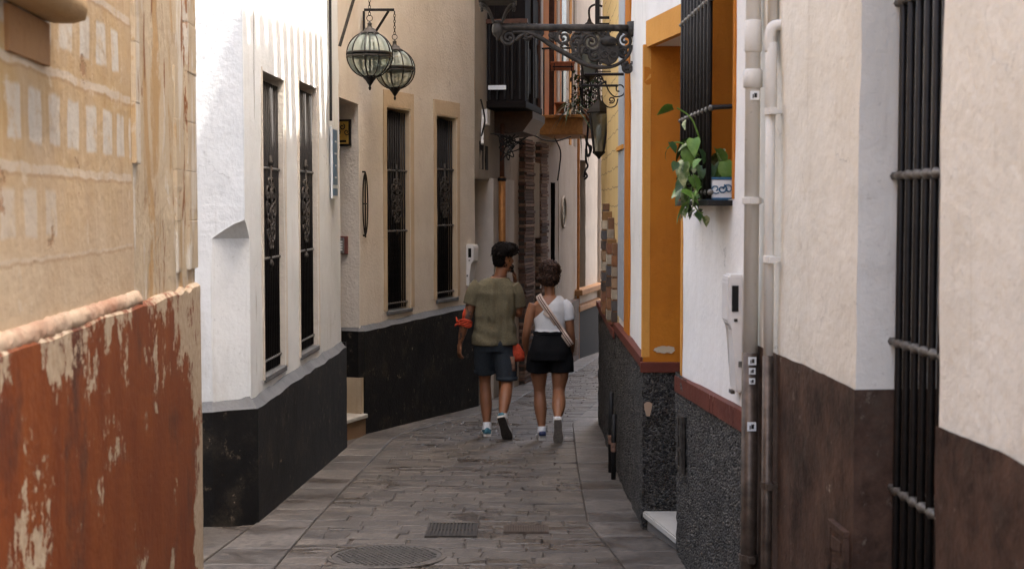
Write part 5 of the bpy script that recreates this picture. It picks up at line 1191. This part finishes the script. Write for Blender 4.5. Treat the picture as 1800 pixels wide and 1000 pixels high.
def curls(bm, c, rx, ry, rz, n, length, rad, seed, upper=-.2, wav=1.0):
    r = random.Random(seed)
    for k in range(n):
        while True:
            v = Vector((r.gauss(0, 1), r.gauss(0, 1), r.gauss(0, 1))).normalized()
            if v.z > upper: break
        p = c + Vector((v.x*rx, v.y*ry, v.z*rz)); t = v.orthogonal().normalized(); t.rotate(Quaternion(v, r.uniform(0, 6.28))); b = v.cross(t)
        ln = length*r.uniform(.6, 1.3); pts = []
        for i in range(7):
            s_ = i/6; a = s_*wav*5; pts.append(p + v*(ln*.30*math.sin(s_*2.2)) + t*(ln*s_*.75) + b*(ln*.22*wav*math.sin(a)) - Vector((0, 0, ln*.25*s_*s_)))
        tube(bm, pts, [rad*(1-.7*(i/6)**2) for i in range(7)], 5)
M['skin_m'] = skinmat('tanned_skin', (.225, .094, .045), (-.19, .86, 1.30)); M['skin_w'] = skinmat('warm_skin', (.26, .114, .057))
M['hair_dark'] = simple('dark_hair', (.007, .0045, .0035), .75, 0, .4, 60, .2, .12); M['hair_brown'] = simple('brown_curly_hair', (.045, .021, .012), .6, 0, .8, 45, .3, .25)
M['olive'] = cloth('olive_shirt', (.125, .107, .066), .25, 90, .5); M['denim'] = cloth('dark_denim', (.030, .036, .043), .3, 120, .3); M['blackcloth'] = cloth('black_cloth', (.006, .006, .007), .3); M['whitecloth'] = cloth('white_rib_cotton', (.66, .66, .66), .05, 60, .2)
M['redcloth'] = cloth('red_bandana', (.42, .055, .025), .4, 40); M['strap_beige'] = cloth('beige_strap', (.56, .45, .37), .1, 60); M['strap_dark'] = cloth('strap_stripe', (.10, .05, .04), .1, 60)
M['teal'] = cloth('teal_suede', (.055, .15, .19), .2, 60); M['sock'] = cloth('white_sock', (.68, .68, .68), .08); M['rubber'] = simple('dirty_white_rubber', (.5, .47, .42), .7, 0, .2, 20); M['outsole'] = simple('dark_outsole', (.055, .042, .034), .75, 0, .4, 40, .4); M['outsole_grey'] = simple('grey_outsole', (.20, .17, .14), .75, 0, .3, 40, .4); M['leather_white'] = simple('white_leather', (.70, .70, .69), .45, 0, .06, 20, .1); M['navy'] = simple('navy_heel', (.03, .04, .10), .5)
def V3(*a): return Vector(a)
# ---------------------------------------------------------------- man
mo = G(870, 766); man = empty('person', Matrix.Translation(mo)); tag(man, 'person in olive t-shirt and dark denim shorts walking away, hand to mouth', 'person', 'couple walking down the alley')
bm = bmesh.new()
TS = [(.80, .0, -.01, .150, .105), (.90, .0, -.015, .165, .115), (1.0, .0, -.01, .155, .10), (1.1, .0, .0, .150, .095), (1.25, .005, .0, .170, .105), (1.36, .01, -.005, .185, .105), (1.44, .015, -.005, .150, .085), (1.485, .03, .0, .085, .068), (1.50, .035, .0, .062, .06)]
torso(bm, [(z_, a_, b_, c_-(.014 if 1.0 <= z_ < 1.46 else 0), d_-(.014 if 1.0 <= z_ < 1.46 else 0)) for z_, a_, b_, c_, d_ in TS])
limb(bm, [V3(.035, .0, 1.43), V3(.05, .005, 1.50), V3(.07, .01, 1.58)], [.066, .057, .058], 14)
HC = V3(.078, .015, 1.665); HF = V3(.86, .5, 0); head(bm, HC, HF, 1.0)
# arms
limb(bm, [V3(-.155, -.005, 1.425), V3(-.205, -.02, 1.30), V3(-.25, -.03, 1.14), V3(-.29, -.01, 1.02), V3(-.325, .03, .885)], [.062, .052, .043, .041, .026], 12)
hand(bm, V3(-.327, .034, .875), V3(-.10, .12, -1), V3(.75, .35, .1), V3(.3, 1, 0), 1.05, .55)
limb(bm, [V3(.18, -.005, 1.415), V3(.215, .0, 1.30), V3(.218, .03, 1.155), V3(.212, .12, 1.28), V3(.19, .175, 1.425)], [.060, .050, .043, .042, .027], 12)
hand(bm, V3(.19, .178, 1.435), V3(-.10, -.28, 1), V3(-.8, -.3, 0), V3(.2, -1, 0), 1.0, .9)
# legs
limb(bm, [V3(-.085, 0, .86), V3(-.095, .06, .70), V3(-.095, .10, .50), V3(-.085, .075, .32), V3(-.075, .04, .09)], [.098, .080, .055, .058, .034], 14)
limb(bm, [V3(.085, 0, .86), V3(.10, -.02, .70), V3(.115, -.03, .52), V3(.098, -.18, .40), V3(.075, -.32, .245)], [.098, .080, .055, .060, .035], 14)
for a, b in ((V3(-.075, .02, .08), V3(-.08, .2, .045)), (V3(.075, -.33, .235), V3(.115, -.27, .08))): limb(bm, [a, a.lerp(b, .5), b], [.036, .036, .026], 10)
remeshed('body', bm, .006, 3, 'skin_m', man)
# hair: dense top, short sides
bm = bmesh.new(); f = HF.normalized(); r = V3(f.y, -f.x, 0)
loft(bm, [ring(HC + f*off + V3(0, 0, z), r, f, hx, hy, 18) for z, hx, hy, off in ((-.075, .050, .030, -.052), (-.04, .070, .060, -.036), (.0, .079, .082, -.026), (.04, .084, .098, -.012), (.075, .084, .104, -.002), (.105, .072, .09, .0), (.128, .045, .055, .0), (.136, .015, .02, .0))])
curls(bm, HC + V3(0, 0, .058) - f*.0, .086, .094, .080, 380, .065, .008, 3, -.05, 1.1); curls(bm, HC + V3(0, 0, .08) + f*.06, .058, .055, .05, 140, .07, .0075, 9, -.1, 1.1)
curls(bm, HC + V3(0, 0, -.0) - f*.02, .078, .08, .08, 130, .025, .005, 13, -.8, .4)
bm2 = bm; 
for v in bm2.verts:
    d = (v.co-HC); 
    if d.dot(f) > .045 and d.z < .035: v.co = HC + f*.03 + r*max(-.05, min(.05, d.dot(r))) + V3(0, 0, max(d.z, -.0)*.4)
from_bm('hair', bm2, 'hair_dark', man, True)
bm = bmesh.new()      # beard
for k in range(150):
    a = random.uniform(-1.25, 1.25); zz = random.uniform(-.12, -.055); rr = .062+.03*math.cos(a); p = HC + f*(rr*math.cos(a)+.006) + r*(rr*.80*math.sin(a)) + V3(0, 0, zz); tube(bm, [p, p + (f*math.cos(a)+r*math.sin(a))*.010 + V3(0, 0, -.012)], [.004, .001], 4)
from_bm('beard', bm, 'hair_dark', man)
# t-shirt
bm = bmesh.new()
SS = [(.862, .0, -.01, .200, .128), (.90, .0, -.012, .197, .128), (1.0, .0, -.008, .188, .120), (1.12, .0, .0, .184, .115), (1.25, .005, .0, .190, .120), (1.35, .01, -.004, .200, .118), (1.42, .014, -.004, .182, .10), (1.465, .024, -.002, .125, .082), (1.488, .032, .0, .080, .072)]
torso(bm, SS, 80, True, .016, .024, 4)
limb(bm, [V3(-.135, -.005, 1.415), V3(-.185, -.015, 1.36), V3(-.225, -.025, 1.235)], [.082, .083, .074], 16)
limb(bm, [V3(.155, -.005, 1.405), V3(.192, .0, 1.345), V3(.218, .02, 1.215)], [.082, .080, .073], 16)
for v in bm.verts: v.co += V3(noise.noise(v.co*9), noise.noise(v.co*9+V3(5, 0, 0)), 0)*.008
sh = remeshed('t_shirt', bm, .007, 1, 'olive', man)
bm = bmesh.new(); tube(bm, [V3(.034, 0, 1.494)+V3(.075*math.cos(t), .068*math.sin(t), .012*math.sin(t)-.004) for t in [k*math.pi/10 for k in range(21)]], .007, 6, False); from_bm('collar', bm, 'olive', sh, True)
bm = bmesh.new(); tube(bm, [V3(.045, .005, 1.508)+V3(.068*math.cos(t), .064*math.sin(t), .006*math.sin(t)) for t in [k*math.pi/10 for k in range(21)]], .004, 5, False); from_bm('necklace', bm, 'strap_dark', man)
# shorts
bm = bmesh.new(); torso(bm, [(.80, 0, -.005, .170, .122), (.88, 0, -.012, .185, .13), (.97, 0, -.01, .172, .115)], 28)
limb(bm, [V3(-.085, 0, .86), V3(-.094, .05, .72), V3(-.096, .085, .585)], [.112, .106, .098], 18); limb(bm, [V3(.085, 0, .86), V3(.10, -.015, .70), V3(.112, -.025, .535)], [.112, .106, .096], 18)
for v in bm.verts: v.co += V3(noise.noise(v.co*10), noise.noise(v.co*10+V3(5, 0, 0)), 0)*.007
sh = remeshed('shorts', bm, .008, 2, 'denim', man)
for c, rr in ((V3(-.096, .085, .598), .099), (V3(.112, -.025, .548), .097)):
    bm = bmesh.new(); lathe(bm, [(rr, -.018), (rr+.005, -.016), (rr+.005, .016), (rr, .018)], c, 20); from_bm('hem_cuff', bm, 'denim', sh, True)
# bandana round the left forearm, red scarf at the right hip
bm = bmesh.new(); c = V3(-.275, -.02, 1.065)
for k in range(5): tube(bm, [c+V3(.052*math.cos(t)*(1+.1*math.sin(3*t+k)), .050*math.sin(t), .012*(k-2)+.012*math.sin(2*t+k*1.3)) for t in [q_*math.pi/10 for q_ in range(21)]], .011, 6, False)
tube(bm, [c+V3(-.05, -.02, 0), c+V3(-.075, -.03, .02), c+V3(-.085, -.03, .06)], [.014, .012, .004], 6); tube(bm, [c+V3(-.05, -.02, 0), c+V3(-.085, -.03, -.012), c+V3(-.10, -.03, -.03)], [.014, .012, .004], 6)
tube(bm, [c+V3(-.02, -.04, .03), c+V3(-.01, -.035, .09), c+V3(-.005, -.03, .14)], [.012, .018, .004], 6, True)
from_bm('bandana', bm, 'redcloth', man, True)
bm = bmesh.new()
rs = []
for z, hx, hy, cx in ((.90, .025, .02, .175), (.86, .045, .035, .19), (.80, .065, .045, .205), (.745, .072, .045, .212), (.715, .06, .035, .212)): 
    rr = ring(V3(cx, -.04, z), V3(1, 0, 0), V3(0, 1, 0), hx, hy, 16)
    for v in rr: v += V3(noise.noise(v*22), noise.noise(v*22+V3(3, 3, 3)), noise.noise(v*15))*.014
    rs.append(rr)
loft(bm, rs); pch = from_bm('hip_scarf', bm, 'redcloth', man, True)
bm = bmesh.new(); loft(bm, [ring(V3(.155+.02*k/3, -.085, .76-.045*k), V3(1, 0, 0), V3(0, 1, 0), .030-.003*k, .022, 12) for k in range(4)]); from_bm('scarf_tail', bm, 'bk0', pch, True)
# shoes
def dress_foot(parent, ankle, heel, toe, up, upper, L_, w_, outs, tag_heel=None):
    u_, bmx, (hl, d, r_, up_) = shoe(parent, heel, toe, up, L_, w_, upper, 'rubber', names=('shoe', 'sole_edge')); from_bm('outsole', bmx, outs, u_)
    bm = bmesh.new(); a = Vector(ankle); b = hl + d*.05 + up_*.06; limb(bm, [a, a.lerp(b, .6), b], [.042, .043, .045], 14); from_bm('sock', bm, 'sock', parent, True)
    if tag_heel:
        bm = bmesh.new(); loft(bm, [ring(hl - d*.012*1 + up_*z, r_, d, wv_, .012, 12) for z, wv_ in ((.04, .030), (.06, .033), (.082, .029))]); from_bm('heel_tab', bm, tag_heel, u_, True)
dress_foot(man, (-.075, .035, .125), (-.072, -.03, .0), (-.085, .22, -.008), (0, 0, 1), 'teal', .28, .050, 'outsole')
dress_foot(man, (.076, -.315, .262), (.062, -.395, .225), (.125, -.27, .012), (-.05, .62, .75), 'teal', .28, .050, 'outsole')
# ---------------------------------------------------------------- woman
wo = G(965, 772); wom = empty('person', Matrix.Translation(wo)); tag(wom, 'person in white one-shoulder top and black shorts walking away, striped bag strap', 'person', 'couple walking down the alley')
bm = bmesh.new()
TW = [(.76, .01, -.01, .160, .118), (.86, .01, -.02, .172, .125), (.95, .01, -.01, .145, .10), (1.02, .01, 0, .125, .085), (1.10, .005, 0, .135, .09), (1.19, .005, .0, .148, .095), (1.26, .005, -.005, .142, .08), (1.30, .005, -.003, .095, .062), (1.325, .005, 0, .055, .052)]
torso(bm, TW); limb(bm, [V3(.005, 0, 1.28), V3(.004, .004, 1.34), V3(.0, .01, 1.41)], [.055, .047, .048], 14)
WC = V3(.0, .02, 1.475); head(bm, WC, (.12, 1, 0), .90)
limb(bm, [V3(-.135, -.005, 1.245), V3(-.175, -.012, 1.15), V3(-.205, -.01, 1.0), V3(-.215, .06, .90), V3(-.205, .14, .80)], [.055, .046, .038, .036, .024], 12); hand(bm, V3(-.204, .145, .793), V3(.05, .45, -1), V3(.9, .1, 0), V3(.1, 1, .3), .92, .6)
limb(bm, [V3(.145, -.005, 1.25), V3(.178, -.01, 1.15), V3(.195, -.01, 1.0), V3(.207, .02, .92), V3(.208, .055, .80)], [.055, .046, .038, .036, .024], 12); hand(bm, V3(.208, .058, .792), V3(.0, .12, -1), V3(-.9, .1, 0), V3(-.1, 1, 0), .92, .6)
limb(bm, [V3(-.085, 0, .80), V3(-.092, .05, .62), V3(-.085, .09, .44), V3(-.078, .06, .30), V3(-.064, .03, .09)], [.102, .080, .054, .060, .031], 14)
limb(bm, [V3(.095, 0, .80), V3(.10, -.01, .62), V3(.088, -.02, .45), V3(.085, -.15, .345), V3(.072, -.27, .235)], [.102, .082, .056, .064, .032], 14)
for a, b in ((V3(-.064, .01, .08), V3(-.065, .17, .04)), (V3(.072, -.28, .225), V3(.075, -.23, .07))): limb(bm, [a, a.lerp(b, .5), b], [.033, .033, .024], 10)
remeshed('body', bm, .006, 3, 'skin_w', wom)
bm = bmesh.new(); bmesh.ops.create_icosphere(bm, subdivisions=3, radius=1, matrix=Matrix.Translation(WC+V3(0, -.014, .035)) @ Matrix.Diagonal((.078, .086, .082, 1)))
curls(bm, WC+V3(0, -.015, .025), .080, .087, .085, 380, .05, .0075, 21, -.75, 1.7); curls(bm, WC+V3(.004, -.025, .10), .068, .066, .058, 260, .06, .009, 22, -.5, 2.2)
for v in bm.verts:
    d = v.co-WC
    if d.y > .055 and d.z < .045: v.co.y = WC.y+.03
    if d.z < -.01: v.co.x = WC.x + d.x*max(.55, 1+(d.z+.01)*4.5)
    if d.z < -.06: v.co.z = WC.z-.06+(d.z+.06)*.3
from_bm('hair', bm, 'hair_brown', wom, True)
for sg in (-1, 1):
    bm = bmesh.new(); tube(bm, [WC + V3(sg*.076, .0, -.055)+V3(0, .012*math.cos(t), -.012+.014*math.sin(t)) for t in [k*math.pi/6 for k in range(13)]], .0035, 5, False); bmesh.ops.create_icosphere(bm, subdivisions=1, radius=.009, matrix=Matrix.Translation(WC+V3(sg*.078, -.004, -.075))); from_bm('earring', bm, 'white_enamel', wom, True)
# one-shoulder top
bm = bmesh.new(); torso(bm, [(.955, .01, -.008, .146, .102), (1.02, .01, 0, .128, .088), (1.10, .005, 0, .137, .093), (1.19, .005, .0, .149, .098), (1.26, .008, -.005, .144, .083), (1.30, .02, -.003, .105, .066), (1.32, .03, 0, .075, .058)], 40, True, .006, .003, 2)
limb(bm, [V3(.12, -.003, 1.245), V3(.160, -.006, 1.205), V3(.183, -.010, 1.105)], [.062, .062, .053], 16)
top = remeshed('top', bm, .006, 2, 'whitecloth', wom); bm = bmesh.new(); bm.from_mesh(top.data)
pn = V3(-.70, 0, .714).normalized(); bmesh.ops.bisect_plane(bm, geom=list(bm.verts)+list(bm.edges)+list(bm.faces), plane_co=V3(-.14, 0, 1.115), plane_no=pn, clear_outer=True)
for zc in (.962,): bmesh.ops.bisect_plane(bm, geom=list(bm.verts)+list(bm.edges)+list(bm.faces), plane_co=V3(0, 0, zc+.022), plane_no=V3(0, 0, -1), clear_outer=True)
bm.to_mesh(top.data); bm.free(); so_ = top.modifiers.new('thickness', 'SOLIDIFY'); so_.thickness = .004; so_.offset = 1
bm = bmesh.new()      # small tattoo on the nape
for k in range(3): tube(bm, spiral(V3(-.012+.014*k, -.0585, 1.292+.006*(k % 2)), .007, .002, k, 1.1, V3(1, 0, 0), V3(0, -.15, 1), 8), .0015, 4)
from_bm('nape_tattoo', bm, 'black_mark', wom)
# black shorts, flared
bm = bmesh.new(); torso(bm, [(.74, .01, -.01, .192, .145), (.82, .01, -.015, .188, .140), (.90, .01, -.015, .168, .122), (.975, .01, -.008, .146, .104)], 36, True, .004, .008, 9)
limb(bm, [V3(-.085, .0, .80), V3(-.098, .03, .72), V3(-.104, .045, .625)], [.110, .112, .108], 18); limb(bm, [V3(.10, .0, .80), V3(.114, -.01, .72), V3(.118, -.015, .622)], [.110, .112, .108], 18)
for v in bm.verts: v.co += V3(noise.noise(v.co*11), noise.noise(v.co*11+V3(5, 0, 0)), 0)*.007
sh = remeshed('shorts', bm, .008, 2, 'blackcloth', wom)
bm = bmesh.new()
for zz in (.994, .978): tube(bm, [V3(.01+.150*math.cos(t), -.004+.110*math.sin(t), zz+.003*math.sin(9*t)) for t in [k*math.pi/16 for k in range(33)]], .010, 6, False)
from_bm('waistband', bm, 'blackcloth', sh, True)
# striped bag strap across the back and the small bag in front of the hip
def strap(off, wd, mat, nm, par, lift):
    bm = bmesh.new(); vs = []; sd = V3(.83, 0, .555); n = 24
    for side in (-1, 1):
        for k in range(n+1):
            t = k/n if side < 0 else 1-k/n; x = -.098+.298*t; z = 1.318-.44*t; zc = min(max(z, TW[0][0]), 1.29)
            i = max(j for j in range(len(TW)-1) if TW[j][0] <= zc); f_ = (zc-TW[i][0])/(TW[i+1][0]-TW[i][0]); hx = TW[i][3]+(TW[i+1][3]-TW[i][3])*f_; hy = TW[i][4]+(TW[i+1][4]-TW[i][4])*f_
            ex = .030*max(0, min(1, (1.02-z)/.06)); hx += .035+ex; hy += .016+ex+lift
            y = side*hy*math.sqrt(max(.04, 1-(x/hx)**2)); c = V3(x, y, z+(.012 if k in (0, n) and z > 1.3 else 0)); vs.append((bm.verts.new(c+sd*(off-wd/2)), bm.verts.new(c+sd*(off+wd/2))))
    for i in range(len(vs)-1): bm.faces.new((vs[i][0], vs[i+1][0], vs[i+1][1], vs[i][1]))
    o = from_bm(nm, bm, mat, par, True); m = o.modifiers.new('t', 'SOLIDIFY'); m.thickness = .004; m.offset = 0; return o
bag = empty('shoulder_bag', Matrix.Translation(wo)); tag(bag, 'striped beige bag strap worn across the white top', 'bag')
st_ = strap(0, .058, 'strap_beige', 'strap', bag, 0)
strap(-.009, .008, 'strap_dark', 'stripe', st_, .004); strap(.009, .008, 'strap_dark', 'stripe', st_, .004)
bm = bmesh.new(); box(bm, -.032, .032, -.004, .004, -.012, .012, .003); bk = from_bm('buckle', bm, 'strap_beige', bag); bk.location = (-.03, -.118, 1.16); bk.rotation_euler = (0, .68, 0)
bm = bmesh.new(); box(bm, -.10, .10, -.03, .03, -.08, .08, .02); bgb = from_bm('pouch', bm, 'strap_beige', bag); bgb.location = (.17, .16, .84)
dress_foot(wom, (-.064, .028, .115), (-.062, -.035, .0), (-.075, .2, -.008), (0, 0, 1), 'leather_white', .25, .045, 'outsole_grey', 'navy')
dress_foot(wom, (.072, -.27, .25), (.071, -.335, .222), (.078, -.245, .0), (0, .93, .36), 'leather_white', .25, .045, 'outsole_grey')
